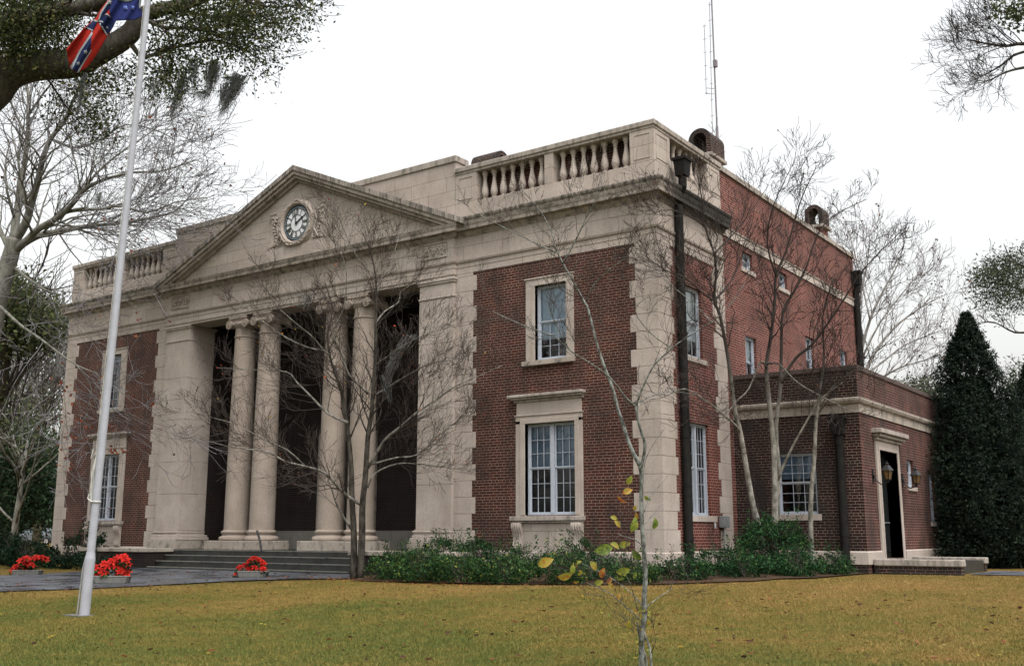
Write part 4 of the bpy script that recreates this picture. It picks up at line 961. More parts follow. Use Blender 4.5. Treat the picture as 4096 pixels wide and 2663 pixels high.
Z3 = [(1050, 40, 80, 60), (1035, 130, 85, 20), (990, 200, 90, -35), (1195, 185, 65, -30), (1095, 265, 50, 60), (925, 345, 60, -20), (955, 395, 75, -50), (1085, 400, 120, 75), (1100, 340, 80, 80), (1255, 390, 95, 80), (845, 600, 150, 10), (935, 570, 90, -30), (1010, 560, 90, 15), (370, 705, 130, 25), (590, 760, 75, 80), (650, 790, 55, 50), (530, 815, 120, 10), (620, 865, 50, 0), (760, 735, 90, -60), (830, 790, 85, 70), (1000, 775, 110, 10), (1030, 785, 60, -10), (970, 835, 85, -10), (1110, 650, 105, -50), (800, 870, 80, 20), (1095, 810, 55, 80), (900, 900, 70, -60), (890, 850, 60, 30), (1020, 935, 60, -70), (1195, 1190, 75, 70), (1045, 1210, 75, 85), (960, 985, 50, 60), (1130, 1080, 50, 50), (640, 705, 45, 30), (1160, 1335, 40, 0), (1035, 1270, 40, 90)]
mb = MB()
for (zx, zy, s_, ang) in Z3:
    u, v = 2000+zx/2.027, 1900+zy/2.027; dd_ = d+rng.uniform(-.35, .25); c = at(u, v, dd_)
    A = math.radians(ang); dv = Vector(AX_R)*math.cos(A)+Vector(AX_U)*math.sin(A)+Vector(AX_F)*rng.uniform(-.3, .3)
    nv = -Vector(AX_F)+Vector(rng.normal(size=3))*.55
    V, F = bigleaf(c, s_/2.027*d/FOC*1.05, s_/2.027*d/FOC*.62, dv, nv); mb.add(V, F)
for _ in range(70):                      # small dry leaves and buds along the low twigs
    u, v = (rng.uniform(2290, 2600), rng.uniform(2250, 2480)) if rng.random() < .7 else (rng.uniform(2540, 2610), rng.uniform(2440, 2600))
    V, F = bigleaf(at(u, v, d+rng.uniform(-.3, .3)), rng.uniform(.02, .055), rng.uniform(.01, .028), Vector(rng.normal(size=3)), Vector(rng.normal(size=3)), .6); mb.add(V, F)
mb.build('leaves', M_AUT, tr, smooth=True)
# ---- large bare tree at the left
D = 32.0
r_ = at(-150, 2200, D); r_[2] = -1.0
tr = thing('sycamore_tree', 'large bare tree with thick grey limbs leaning in from the left over the left wing', 'tree', tuple(r_))
L = Limb()
limb(L, [(-130, 2290), (-95, 1700), (-30, 1300), (15, 1120), (46, 1010), (60, 950)], D, D, .36, .22, 12)
for px, a, b_, r0, r1, n in [
    ([(55, 990), (60, 908), (74, 815), (83, 723), (92, 693), (111, 555), (113, 462), (115, 393), (102, 314), (90, 200)], 0, 1.5, .15, .03, 26),
    ([(60, 960), (102, 894), (125, 815), (152, 723), (171, 638), (203, 555), (259, 485), (286, 416), (330, 320), (380, 230)], 0, -1.5, .15, .02, 28),
    ([(60, 1000), (111, 959), (152, 917), (231, 871), (286, 820), (337, 760), (393, 728), (462, 705), (545, 689), (647, 684), (786, 640)], 0, -2.5, .13, .015, 40),
    ([(60, 1010), (92, 977), (162, 940), (231, 926), (324, 908), (416, 899), (508, 889), (601, 871), (693, 848), (740, 806), (800, 740)], 0, 2.0, .13, .015, 40),
    ([(259, 853), (324, 834), (393, 839), (485, 825), (590, 850), (700, 810), (830, 790)], -.6, -3.5, .05, .012, 26),
    ([(203, 555), (300, 590), (400, 560), (500, 500), (620, 520), (700, 560)], -.5, 1, .05, .012, 26),
    ([(286, 820), (380, 700), (470, 620), (560, 560), (640, 500)], -.8, -.5, .05, .012, 24),
    ([(46, 1010), (9, 940), (-40, 800), (-60, 600)], 0, 1, .10, .03, 10),
    ([(111, 555), (60, 450), (20, 350), (-20, 250)], .7, 1, .05, .012, 14), ([(113, 462), (170, 380), (230, 300), (280, 210)], .8, 0, .045, .01, 14),
    ([(55, 1070), (115, 1116), (185, 1162), (240, 1178)], 0, -1.5, .06, .03, 4),
    ([(0, 1226), (81, 1299), (162, 1355), (226, 1404), (307, 1460), (388, 1493)], -1, -4.5, .05, .015, 14),
    ([(231, 926), (280, 1000), (330, 1060), (360, 1120)], .4, -1, .03, .01, 10),
    ([(307, 1460), (365, 1550), (345, 1650), (325, 1760)], -4, -3.6, .016, .006, 6), ([(226, 1404), (250, 1500), (262, 1640), (270, 1760), (262, 1890)], -3.6, -3.6, .016, .006, 6),
    ([(388, 1493), (440, 1590), (462, 1705), (455, 1810)], -4.5, -3.6, .014, .006, 6)]:
    limb(L, px, D+a, D+b_, r0, r1, 8, int(n*.62), 2.2, 2, 5, .12, rmin=.0065, up=.02)
finish(L, tr, B_BIG, plain('twig_grey', (.17, .16, .165), .9, .1))
E_ = np.array([tuple(p) for p in L.ends]); ix = rng.choice(len(E_), 300, replace=False); leafobj('leaves', E_[ix], .10, L_BROWN, tr, .8)
LB = []
for u, v, n, su, sv in [(600, 0, 0, 0, 0), (370, 1560, 16, 50, 40), (250, 1600, 14, 25, 60), (270, 1750, 16, 20, 90), (330, 1720, 12, 30, 60), (460, 1705, 10, 20, 12), (460, 1805, 12, 22, 8), (265, 1880, 10, 20, 25), (450, 1000, 8, 60, 60), (520, 1265, 6, 60, 15), (580, 1600, 5, 60, 40)]:
    for _ in range(n): LB.append(at(u+rng.normal()*su, v+rng.normal()*sv, D-3.5+rng.uniform(-1, 1)))
leafobj('leaves', np.array(LB), .11, leaf_mat('rust_leaf', [(0, (.14, .035, .02)), (1, (.34, .09, .035))]), tr, .7)
# ---- live oak limb overhead with Spanish moss
D = 24.0
r_ = at(-900, 2300, 24.0); r_[2] = -1.0
tr = thing('live_oak', 'dark live oak with crooked heavy limb and hanging grey moss in the upper left', 'tree', tuple(r_))
L = Limb()
limb(L, [(-900, 2400), (-860, 1700), (-780, 1200), (-600, 800), (-300, 520), (-60, 400), (30, 300), (139, 263), (254, 259), (320, 250), (393, 213), (462, 176), (520, 135), (548, 90), (575, 60), (610, 48), (693, 28), (809, -5), (900, -60)], D, D, .58, .10, 12)
for px, a, b_, r0, r1, n in [
    ([(-600, 800), (-400, 420), (-200, 200), (-60, 110), (100, 75), (277, 40), (393, 10), (520, -60)], 0, -.5, .2, .10, 30),
    ([(-400, 420), (-300, 100), (-100, -100), (200, -200), (600, -260), (900, -200), (1100, -120), (1230, 0)], -.2, .3, .14, .03, 40),
    ([(520, 170), (559, 222), (592, 226), (670, 199), (763, 176), (855, 162), (960, 190), (1040, 240)], 0, .6, .045, .01, 26),
    ([(575, 80), (601, 88), (661, 111), (786, 116), (878, 143), (980, 130), (1060, 160)], 0, -.5, .045, .01, 26),
    ([(693, 28), (800, 60), (900, 70), (1000, 50), (1100, 90)], 0, .4, .035, .01, 24),
    ([(900, -40), (1000, 10), (1100, 30), (1200, 20)], 0, 0, .03, .01, 20), ([(30, 290), (60, 200), (130, 120), (200, 40)], 0, -1, .05, .02, 24),
    ([(670, 199), (690, 260), (680, 330), (720, 400)], .2, .5, .02, .006, 10), ([(139, 263), (200, 330), (260, 420), (330, 500)], 0, 1.0, .025, .008, 16)]:
    limb(L, px, D+a, D+b_, r0*1.4, r1*1.4, 8, n, 1.25, 1, 4, .1, rmin=.006)
finish(L, tr, B_OAK, T_DARK)
C = []
def pxblob(u, v, su, sv, dep, n, dz=.8, cl=9, cr=.17):
    k = max(1, n//cl)
    for _ in range(k):
        while True:
            q = rng.uniform(-1, 1, 2)
            if q@q <= 1: break
        c = at(u+q[0]*su, v+q[1]*sv, dep+rng.uniform(-dz, dz)); C.append(c+rng.normal(size=(cl, 3))*cr)
for a in [(60, 60, 190, 110, 24, 7150, 1.6), (-10, 200, 110, 80, 24, 2420, 1.2), (200, 130, 120, 100, 24.5, 2420, 1), (300, 30, 120, 50, 24.5, 660), (160, 230, 110, 40, 24, 990),
          (700, 120, 130, 70, 24, 816), (820, 60, 130, 60, 24, 1421), (930, 110, 130, 80, 24, 1870), (1040, 60, 130, 70, 24, 1496), (1130, 120, 70, 50, 24, 374), (1200, 30, 70, 50, 24, 448), (1250, 60, 30, 30, 24, 74), (1040, 230, 50, 60, 24, 336),
          (960, 200, 90, 60, 24, 673), (760, 220, 140, 60, 24, 1122), (690, 300, 80, 60, 24, 673), (680, 350, 40, 30, 24, 224), (600, 250, 70, 60, 24, 336), (880, 20, 150, 30, 24, 673), (650, 20, 60, 40, 24, 374),
          (380, 280, 60, 40, 24.5, 330), (330, 330, 60, 50, 24.5, 462), (400, 440, 45, 60, 24.5, 572), (420, 520, 30, 25, 24.5, 220), (300, 480, 70, 60, 25, 286), (250, 420, 80, 60, 25, 286), (480, 300, 70, 30, 24, 286), (540, 350, 60, 60, 25, 224), (1060, 330, 20, 30, 24, 44)]:
    pxblob(*(a if len(a) > 6 else a+(1.2,)), 9, .22)
leafobj('crown', np.concatenate(C), .082, L_OAK, tr, .5)
for (u0, v0, u1, v1, w, n) in [(735, 300, 672, 500, 26, 70), (850, 240, 828, 400, 34, 80), (860, 240, 850, 350, 30, 50), (965, 300, 872, 478, 30, 110), (905, 330, 885, 440, 30, 60), (940, 290, 930, 380, 22, 40), (780, 230, 772, 370, 22, 40), (342, 290, 312, 455, 14, 60), (800, 365, 828, 370, 22, 30), (895, 310, 960, 305, 12, 30), (400, 770, 385, 830, 10, 24), (620, 330, 590, 350, 20, 20)]:
    ms = MB()
    for _ in range(int(n*.75)):
        o = rng.normal()*w*.5; k = rng.uniform(.45, 1.0); dp = 24+rng.uniform(-.25, .25); pts = []; ph = rng.uniform(0, 6.28); am = rng.uniform(1, 4)
        for t in np.linspace(0, 1, 9): pts.append(at(u0+o*(1-.8*t*k)+(u1-u0)*t*k+am*math.sin(ph+t*5)+rng.normal()*1.2, v0+rng.normal()*1.5+abs(o)*.3+(v1-v0)*t*k, dp))
        ms.tube(pts, [.006, .006, .0055, .005, .005, .004, .004, .003, .002], 3)
        for j in (2, 4, 6): q = np.array(pts[j]); ms.tube([q, q+rng.normal(size=3)*.05-np.array([0, 0, .05]), q+rng.normal(size=3)*.08-np.array([0, 0, .12])], .003, 3)
    ms.build('hanging_moss', M_MOSS, tr)

# ---- branch tips of a tree off the right edge
D = 21.0; r_ = at(4700, 2250, D); r_[2] = -.6
tr = thing('bare_tree', 'bare tree whose twigs reach into the upper right corner of the sky', 'tree', tuple(r_))
L = Limb()
limb(L, [(4720, 2330), (4690, 1500), (4650, 900), (4600, 500), (4560, 200)], D, D, .2, .08, 10)
for px, a, b_, r0, n in [
    ([(4620, 600), (4400, 330), (4200, 210), (4096, 176), (4023, 185), (3950, 176), (3887, 163), (3833, 149)], 0, .3, .07, 22), ([(4060, 182), (4023, 185), (3941, 213), (3905, 240), (3819, 240)], .3, -.3, .014, 10),
    ([(4500, 350), (4300, 240), (4096, 208), (4005, 262), (3941, 299), (3878, 326)], 0, .5, .05, 14), ([(4500, 420), (4250, 250), (4096, 271), (4023, 290), (3959, 321), (3900, 335)], 0, -.3, .05, 12),
    ([(4600, 500), (4400, 200), (4250, 60), (4120, 40), (4020, 50), (3950, 40)], 0, .5, .05, 12), ([(4096, 180), (4050, 130), (4000, 110), (3900, 100)], .2, 0, .012, 10)]:
    limb(L, px, D+a, D+b_, r0, .006, 7, n, .85, 2, 4, .45, rmin=.004)
finish(L, tr, B_MID, T_DARK)
C = []; pxblob(4070, 40, 110, 40, 21, 500, .4, 6, .12); pxblob(4080, 75, 30, 30, 21, 120, .4, 6, .1); leafobj('leaves', np.concatenate(C), .09, L_EVER, tr, .5)

# ---- bare tree behind the far right corner
D = 40.0; r_ = at(3420, 2130, D); r_[2] = -.52
tr = thing('bare_tree', 'wide bare tree with upward fanning limbs behind the far corner of the brick side wall', 'tree', tuple(r_))
L = Limb()
limb(L, [(3425, 2185), (3425, 1900), (3430, 1700)], D, D, .22, .16, 10)
for px, a, b_, r0, n in [
    ([(3430, 1720), (3460, 1500), (3520, 1380), (3600, 1290), (3700, 1220), (3770, 1180)], 0, 1, .12, 26), ([(3430, 1720), (3440, 1450), (3480, 1280), (3540, 1150), (3590, 1060), (3620, 960)], 0, -1, .12, 30),
    ([(3430, 1720), (3420, 1400), (3440, 1200), (3470, 1050), (3480, 930)], 0, 1, .10, 26), ([(3430, 1700), (3500, 1540), (3600, 1470), (3700, 1440), (3770, 1400)], 0, -1, .09, 26),
    ([(3460, 1500), (3540, 1440), (3620, 1380), (3740, 1330), (3800, 1310)], .3, 2, .06, 24), ([(3440, 1450), (3520, 1290), (3620, 1160), (3690, 1080)], -.3, 0, .06, 24),
    ([(3480, 1280), (3440, 1100), (3410, 980), (3380, 880)], -.5, 1, .05, 18), ([(3430, 1700), (3400, 1400), (3360, 1200), (3330, 1000), (3300, 900)], 0, 2, .08, 20), ([(3500, 1540), (3580, 1520), (3660, 1540), (3720, 1510)], -.5, -1.5, .04, 14)]:
    limb(L, px, D+a, D+b_, r0*.8, .012, 6, int(n*.5), 1.7, 2, 4, .25, rmin=.0065)
finish(L, tr, B_FAR, plain('twig_mauve', (.16, .135, .14), .9, .1))
E_ = np.array([tuple(p) for p in L.ends]); ix = rng.choice(len(E_), 250, replace=False); leafobj('leaves', E_[ix], .10, L_BROWN, tr, .7)

# ---- conifers at the right
def conifer(name, label, base, h, rad, n, mat, leaf, keep=None, seg=46, droop=.0, aspect=.35, dens=26):
    t_ = thing(name, label, 'tree', tuple(base)); tk = MB(); tk.tube([base, (base[0], base[1], base[2]+h*.9)], [.16, .02], 8); tk.build('trunk', B_OAK, t_)
    cs = []
    for i in range(n):
        f = rng.random()**1.15; z = h*(.02+.97*f); a0_ = rng.uniform(0, 6.28); R = min(.44*h*(1-f)+.02, rad)*(.80+.13*math.sin(f*19+1+3*a0_)+abs(rng.normal())*.2); a = a0_; rr = R*(.35+.65*rng.random()**.5)
        c = np.array([base[0]+rr*math.cos(a), base[1]+rr*math.sin(a), base[2]+z+rr*droop])
        tdir = np.array([math.cos(a)*.5, math.sin(a)*.5, .9]); s_ = rng.uniform(.16, .36)*(1.05-.75*f)
        q = c+np.outer(rng.random(dens)*s_*1.5, tdir)+rng.normal(size=(dens, 3))*s_*.28; cs.append(q)
    P_ = np.concatenate(cs); ff = rng.random(9000)*.78; aa = rng.uniform(0, 6.28, 9000); RR = np.minimum(.40*h*(1-ff), rad)*.6*rng.random(9000)**.5
    core = np.stack([base[0]+RR*np.cos(aa), base[1]+RR*np.sin(aa), base[2]+h*.93*ff], 1)
    if keep is not None: core = core[keep(core)]
    leafobj('crown', core, .30, mat, t_, .6)  # large inner leaves added to block light through the crown
    if keep is not None: P_ = P_[keep(P_)]
    leafobj('crown', P_, leaf, mat, t_, aspect); return t_
b0_ = at(3945, 2240, 29.4); b0_[2] = -.52
conifer('red_cedar', 'tall dark conical cedar with a feathery pointed top beyond the low annex', b0_, 7.3, 2.15, 4300, L_CEDAR, .08, keep=lambda P_: (P_[:, 0] > 3.25) | (P_[:, 1] > 13.1))
b1_ = at(4190, 2240, 34.0); b1_[2] = -.52
conifer('red_cedar', 'broad dark evergreen half cut off by the right edge beside the taller cedar', b1_, 6.6, 3.0, 4200, L_CEDAR, .095)
# pine
D = 52.0; r_ = at(4230, 2200, D); r_[2] = -.52
tr = thing('pine_tree', 'tall hazy pine with clumped grey green needles at the right edge above the cedars', 'tree', tuple(r_)); L = Limb()
limb(L, [(4230, 2230), (4220, 1600), (4210, 1200), (4200, 950)], D, D, .3, .15, 9)
for px in ([(4215, 1300), (4150, 1210), (4060, 1150), (3960, 1130), (3890, 1150)], [(4220, 1400), (4150, 1330), (4060, 1330), (3980, 1290), (3920, 1290)], [(4210, 1150), (4140, 1090), (4060, 1050), (3990, 1030)], [(4220, 1600), (4150, 1540), (4090, 1520), (4040, 1540)]): limb(L, px, D, D+rng.uniform(-1, 1), .09, .02, 6, 10, 1.2, 1, 4, .4, rmin=.012)
finish(L, tr, B_OAK, T_DARK); C = []
for a in [(3960, 1110, 70, 45, 52, 1500, 1.5, 12, .30), (4050, 1080, 90, 60, 52, 2600, 1.5, 12, .32), (4080, 1180, 100, 50, 52, 2000, 1.5, 12, .32), (3950, 1185, 60, 30, 52, 700, 1.5, 12, .28), (4090, 1510, 60, 60, 52, 900, 1.5, 12, .3), (4000, 1250, 80, 30, 52, 260, 1.5, 8, .3), (4060, 1600, 60, 60, 52, 700, 1.5, 12, .3)]: pxblob(*a)
leafobj('crown', np.concatenate(C), .17, L_PINE, tr, .3)
def broadleaf(name, label, u, v0, dep, blobs, mat, leaf, trunk_px=None, r0=.25, aspect=.6, bark=None, nl=12):
    r_ = at(u, v0, dep); r_[2] = -.55; t_ = thing(name, label, 'tree', tuple(r_)); L = Limb()
    top_ = at(blobs[0][0], blobs[0][1], dep)
    grow_from = Vector(r_)
    L.big.tube([r_, lerp(r_, top_, .25), lerp(r_, top_, .6), top_], [r0, r0*.8, r0*.55, r0*.25], 8)
    for i in range(nl):
        p = Vector(lerp(r_, top_, rng.uniform(.25, .9))); q = blobs[rng.integers(len(blobs))]; e = Vector(at(q[0], q[1], dep)); d_ = (e-p)+Vector(rng.normal(size=3))*1.2
        if d_.length > .1: grow(L, p, d_, min(d_.length, 4.5), r0*.3, 2, 4, .05, .25, .6, (.4, .9), .012)
    finish(L, t_, bark or B_OAK, T_DARK); C.clear()
    for q in blobs: pxblob(q[0], q[1], q[2], q[3], dep, q[4], 2.2, 12, leaf*2.3)
    leafobj('crown', np.concatenate(C), leaf, mat, t_, aspect); return t_
C = []
broadleaf('broadleaf_tree', 'small hazy round-topped tree rising far behind the low annex roof', 3700, 2160, 75, [(3680, 1560, 60, 50, 1400), (3740, 1590, 50, 40, 900), (3640, 1600, 40, 30, 500), (3790, 1660, 60, 60, 800)], L_PINE, .20, r0=.2)
broadleaf('evergreen_tree', 'full olive green evergreen with a rounded crown top behind the left wing parapet', -110, 2150, 46, [(70, 1230, 110, 90, 3600), (150, 1290, 85, 80, 2600), (40, 1330, 110, 90, 2600), (190, 1330, 45, 45, 800), (60, 1160, 60, 50, 900), (-60, 1300, 90, 140, 1600)], L_EVER, .17, r0=.35)
broadleaf('evergreen_tree', 'dark green bushy evergreen low at the left edge, above the hedge', 60, 2180, 52, [(60, 1780, 150, 70, 3200), (160, 1830, 90, 80, 2400), (40, 1930, 110, 120, 4200), (180, 1960, 80, 110, 3600), (-40, 1800, 100, 160, 2000), (60, 2050, 90, 50, 1800), (230, 2040, 50, 60, 1500), (-20, 2120, 60, 60, 1500)], L_DARK, .17, r0=.25)
broadleaf('bare_tree', 'crooked pale-barked bare tree in front of the dark evergreen at the left edge', 48, 2170, 42, [(110, 1760, 120, 80, 500), (60, 1640, 120, 80, 420), (200, 1660, 80, 80, 260)], L_EVER, .12, r0=.17, bark=B_BIG, nl=10)
# misty bare wood behind at the left
D = 70.0; r_ = at(120, 2150, D); r_[2] = -.55
for k, (u, lab) in enumerate([(150, 'misty grey leafless tree behind the left corner of the building'), (20, 'misty grey leafless tree at the far left, behind the olive evergreen')]):
    r_ = at(u, 2150, D+k*6); r_[2] = -.55
    tr = thing('leafless_tree', lab, 'tree', tuple(r_)); L = Limb(); D_ = D+k*6
    L.big.tube([r_, at(u+5, 1850, D_), at(u, 1700, D_)], [.3, .25, .2], 8)
    for i in range(11): 
        a = Vector(at(u, 1850-rng.uniform(0, 150), D_)); grow(L, a, Vector((rng.uniform(-1, 1), rng.uniform(-1, 1), rng.uniform(.6, 1.4))), rng.uniform(4, 6.5), .11, 3, 5, .06, .25, .62, (.4, .9), .02)
    finish(L, tr, B_BIG, plain('twig_mist', (.13, .125, .13), .9, .1))
    C.clear(); pxblob(u, 1480, 110, 110, D_, 500, 3, 8, .5); pxblob(u, 1650, 110, 90, D_, 900, 3, 8, .5); leafobj('leaves', np.concatenate(C), .16, L_DARK, tr, .6)
# far woods closing the horizon
W_ = []
for (ax, ay, bx_, by_, n, hh) in [(-260, -40, -130, 120, 9000, 15), (-130, 120, 60, 190, 9000, 13), (60, 190, 190, 60, 7000, 12)]:
    t_ = rng.random(n); x = ax+(bx_-ax)*t_+rng.normal(size=n)*5; y = ay+(by_-ay)*t_+rng.normal(size=n)*5
    z = -0.5+hh*(.35+.4*np.sin(t_*31)**2+.25*np.sin(t_*97+1)**2)*rng.random(n)**.7; W_.append(np.stack([x, y, z], 1))
wd = leafobj('distant_woods', np.concatenate(W_), 1.6, L_DARK, None, .8); tag(wd, 'dark misty belt of woods closing the view beyond the lawns', 'woods', kind='stuff')

# ------------------------------------------------------------------ shrubs
def shrub(c, r, n, label, mat=L_SHRUB, leaf=.055, name='shrub', grp='shrubs along the foot of the building', sprigs=6):
    c = np.array(c, float); z0 = zg(c[0], c[1]); t_ = thing(name, label, 'shrub', (c[0], c[1], z0), grp); rx, ry, h = r
    L = Limb()
    for i in range(12):
        a = rng.uniform(0, 6.28); d_ = Vector((math.cos(a)*.8, math.sin(a)*.8, 1.2)); grow(L, (c[0], c[1], z0), d_, h*.8, .012, 1, 4, .15, .3, .5, (.4, .9), .004)
    if L.fine.v: (L.fine if not L.big.v else L.fine).build('stems', B_OAK, t_)
    P_ = clumps((c[0], c[1], z0+h*.45), (rx, ry, h*.5), n//40, (.16, .16, .13), 40, .55)
    for i in range(sprigs):
        a = rng.uniform(0, 6.28); q = rng.random()**.5; b_ = np.array([c[0]+rx*.8*q*math.cos(a), c[1]+ry*.8*q*math.sin(a), z0+h*.85]); P_ = np.concatenate([P_, b_+np.stack([rng.normal(size=26)*.03, rng.normal(size=26)*.03, rng.random(26)*.34], 1)])
    P_ = P_[P_[:, 2] > z0]
    keep = ~((P_[:, 1] > .0) & (P_[:, 0] < 0.02) & (P_[:, 0] > -23.7)) & ~((P_[:, 1] > 4.05) & (P_[:, 0] < 3.15))
    leafobj('leaves', P_[keep], leaf, mat, t_, .5); return t_
SH = [(-5.45, -2.55, .75, .60, .66, 'small shrub touching the right trunk of the porch tree'),
      (-5.35, -1.05, .85, .60, .90, 'leafy shrub hiding the foot of the right stone pilaster'),
      (-4.55, -2.75, .80, .60, .72, 'low front-row shrub with a few yellow leaves, left of the lower window'),
      (-4.45, -1.05, .65, .50, .90, 'upright shrub against the brick left of the carved window apron'),
      (-3.5, -2.75, .80, .60, .60, 'low front-row shrub directly before the carved window apron'),
      (-3.05, -1.25, .75, .45, .72, 'spiky shrub against the stone apron below the lower window'),
      (-2.4, -2.55, .80, .60, .60, 'low front-row shrub under the right bracket of the window'),
      (-1.60, -1.0, .60, .50, .88, 'rounded shrub against the brick right of the window bracket'),
      (-1.25, -2.2, .75, .55, .70, 'low shrub behind the young dogwood stem'),
      (-.6, -1.2, .70, .50, .50, 'sparse shrub at the foot of the stone corner quoins'),
      (.15, -1.55, .65, .50, .42, 'yellowish low shrub in front of the big downspout foot'),
      (.85, -.7, .60, .50, .48, 'low dark shrub right of the downspout foot'),
      (1.0, .8, .60, .55, .66, 'shrub below the electric box conduit'),
      (1.75, .2, .55, .50, .52, 'low shrub left of the big round bush'),
      (1.55, 2.35, .80, .70, 1.36, 'big rounded dark bush at the foot of the tall bare tree'),
      (2.45, 1.45, .55, .50, .58, 'low shrub right of the big round bush'),
      (2.75, 2.9, .45, .45, .48, 'last low shrub of the row beside the annex downspout')]
for x, y, rx, ry, h, lab in SH: shrub((x, y), (rx, ry, h), int(4000*(rx*ry/.45)*(2.2 if h > 1.2 else 1)), lab, L_SHRUB2 if y < -1.5 else L_SHRUB)
HD = [(-18.9, -2.5, .8, .5, .50, 'low dark hedge bush between the porch cheek wall and the planter flowers'),
      (-17.3, -2.45, 1.0, .5, .52, 'low dark hedge bush beside the left end of the porch steps'),
      (-19.8, -1.2, .9, .6, 1.25, 'tall loose shrub in front of the lower window of the left wing'),
      (-20.4, -2.6, 1.1, .8, .75, 'dark hedge bush under the left wing window, behind the flagpole'),
      (-22.2, -1.9, 1.1, .8, .85, 'dark hedge bush before the outer quoins of the left wing'),
      (-23.9, -1.7, 1.1, .9, .95, 'dark hedge bush at the left corner of the building'),
      (-25.6, -1.6, 1.2, .9, .95, 'dark hedge bush just beyond the left corner of the building'),
      (-27.5, -1.4, 1.3, 1.0, 1.0, 'dark hedge bush behind the leftmost red flowers'),
      (-29.6, -1.2, 1.3, 1.0, 1.05, 'leftmost dark hedge bush at the edge of the photo')]
for x, y, rx, ry, h, lab in HD: shrub((x, y), (rx, ry, h), int(2300*(rx*ry/.6)), lab, L_HEDGE, .08, 'hedge_bush', 'dark hedge bushes left of the steps', 4)

# ------------------------------------------------------------------ poinsettia planters
M_CONC = stone_mat('planter_concrete', base=(.15, .15, .142), stain=.7)
M_RED = leaf_mat('red_bract', [(0, (.28, .008, .008)), (.5, (.42, .014, .010)), (1, (.55, .035, .02))], .25, .4)
def planter(u, v, w, hgt, fl, label, dep=None):
    r_ = ground(u, v); x, y, z = r_; t_ = thing('flower_planter', label, 'planter', (x, y, z), 'concrete planters of red poinsettias'); z += .02
    m = MB(); hw = w/2
    ax = Vector((AX_R[0], AX_R[1], 0)).normalized(); ay = Vector((-ax.y, ax.x, 0)); O = Vector((x, y, z))
    def W(a, b_, c): p = O+ax*a+ay*b_; return (p.x, p.y, z+c)
    def ring(f, c): return [W(hw*f*math.cos(t)*(1/max(abs(math.cos(t)), abs(math.sin(t)))**.75), .17*f*math.sin(t)*(1/max(abs(math.cos(t)), abs(math.sin(t)))**.75), c) for t in np.linspace(0, 2*math.pi, 25)[:-1]]
    m.prism(ring(.9, 0), ring(1, hgt*.8)); m.prism(ring(1.03, hgt*.8), ring(1.03, hgt)); bevel(m.build('trough', M_CONC, t_), .01)
    g_ = []; st = Limb(); mb = MB()
    for (a, c, s_) in fl:
        c0 = Vector(W(a, rng.uniform(-.12, .12), hgt+c)); st.fine.tube([W(a*.6, 0, hgt*.8), c0], .006, 4)
        up = (Vector((0, 0, 1))+(Vector(CAM)-c0).normalized()*.9+Vector(rng.normal(size=3))*.25).normalized(); e1 = up.orthogonal().normalized(); e2 = up.cross(e1)
        for ring_, (nn, ls) in enumerate(((7, s_), (6, s_*.62))):
            for j in range(nn):
                an = 6.283*j/nn+ring_*.5+rng.uniform(-.2, .2); dv = e1*math.cos(an)+e2*math.sin(an)+up*(.15+.3*ring_)
                V, F = bigleaf(c0+dv*ls*.5+up*.01*ring_, ls, ls*.5, dv, up, .5); mb.add(V, F)
        g_.append(blob(tuple(c0-Vector((0, 0, .10))), (.12, .10, .10), 22, .1))
    mb.build('flowers', M_RED, t_, smooth=True); leafobj('foliage', np.concatenate(g_), .09, L_SHRUB, t_, .5)
    st.fine.build('stems', T_MID, t_)
planter(110, 2303, .78, .14, [(-.42, .0, .12), (-.36, .08, .12), (-.25, .16, .13), (-.16, .25, .14), (-.10, .12, .13), (-.03, .30, .14), (.0, .18, .14), (.08, .28, .14), (.12, .14, .13), (.18, .32, .14), (.26, .30, .14), (.36, .33, .14), (.44, .27, .13), (-.05, .05, .12), (.05, .04, .12)], 'dark low planter heaped with red poinsettias at the far left, beyond the walkway')
planter(448, 2335, .84, .17, [(-.55, .10, .13), (-.42, .18, .14), (-.30, .12, .14), (-.25, .26, .13), (-.12, .20, .13), (-.02, .32, .15), (.05, .22, .15), (.10, .38, .15), (.20, .30, .15), (.22, .42, .14), (.30, .36, .14), (.34, .24, .13), (.22, .10, .14), (.33, .06, .14), (.10, .02, .12), (-.15, .06, .13), (-.38, .03, .12), (.28, -.04, .13)], 'grey planter with largest mass of red poinsettias, just right of the flagpole')
planter(1012, 2311, .76, .155, [(-.33, .08, .10), (-.22, .13, .11), (-.10, .22, .11), (.0, .30, .12), (.08, .25, .12), (.16, .20, .11), (-.08, .03, .13), (.0, .0, .13), (.04, .08, .11), (.26, .05, .11), (.28, .0, .09), (-.42, -.08, .07), (.25, .16, .09)], 'light grey planter with few red poinsettias in front of the porch steps')

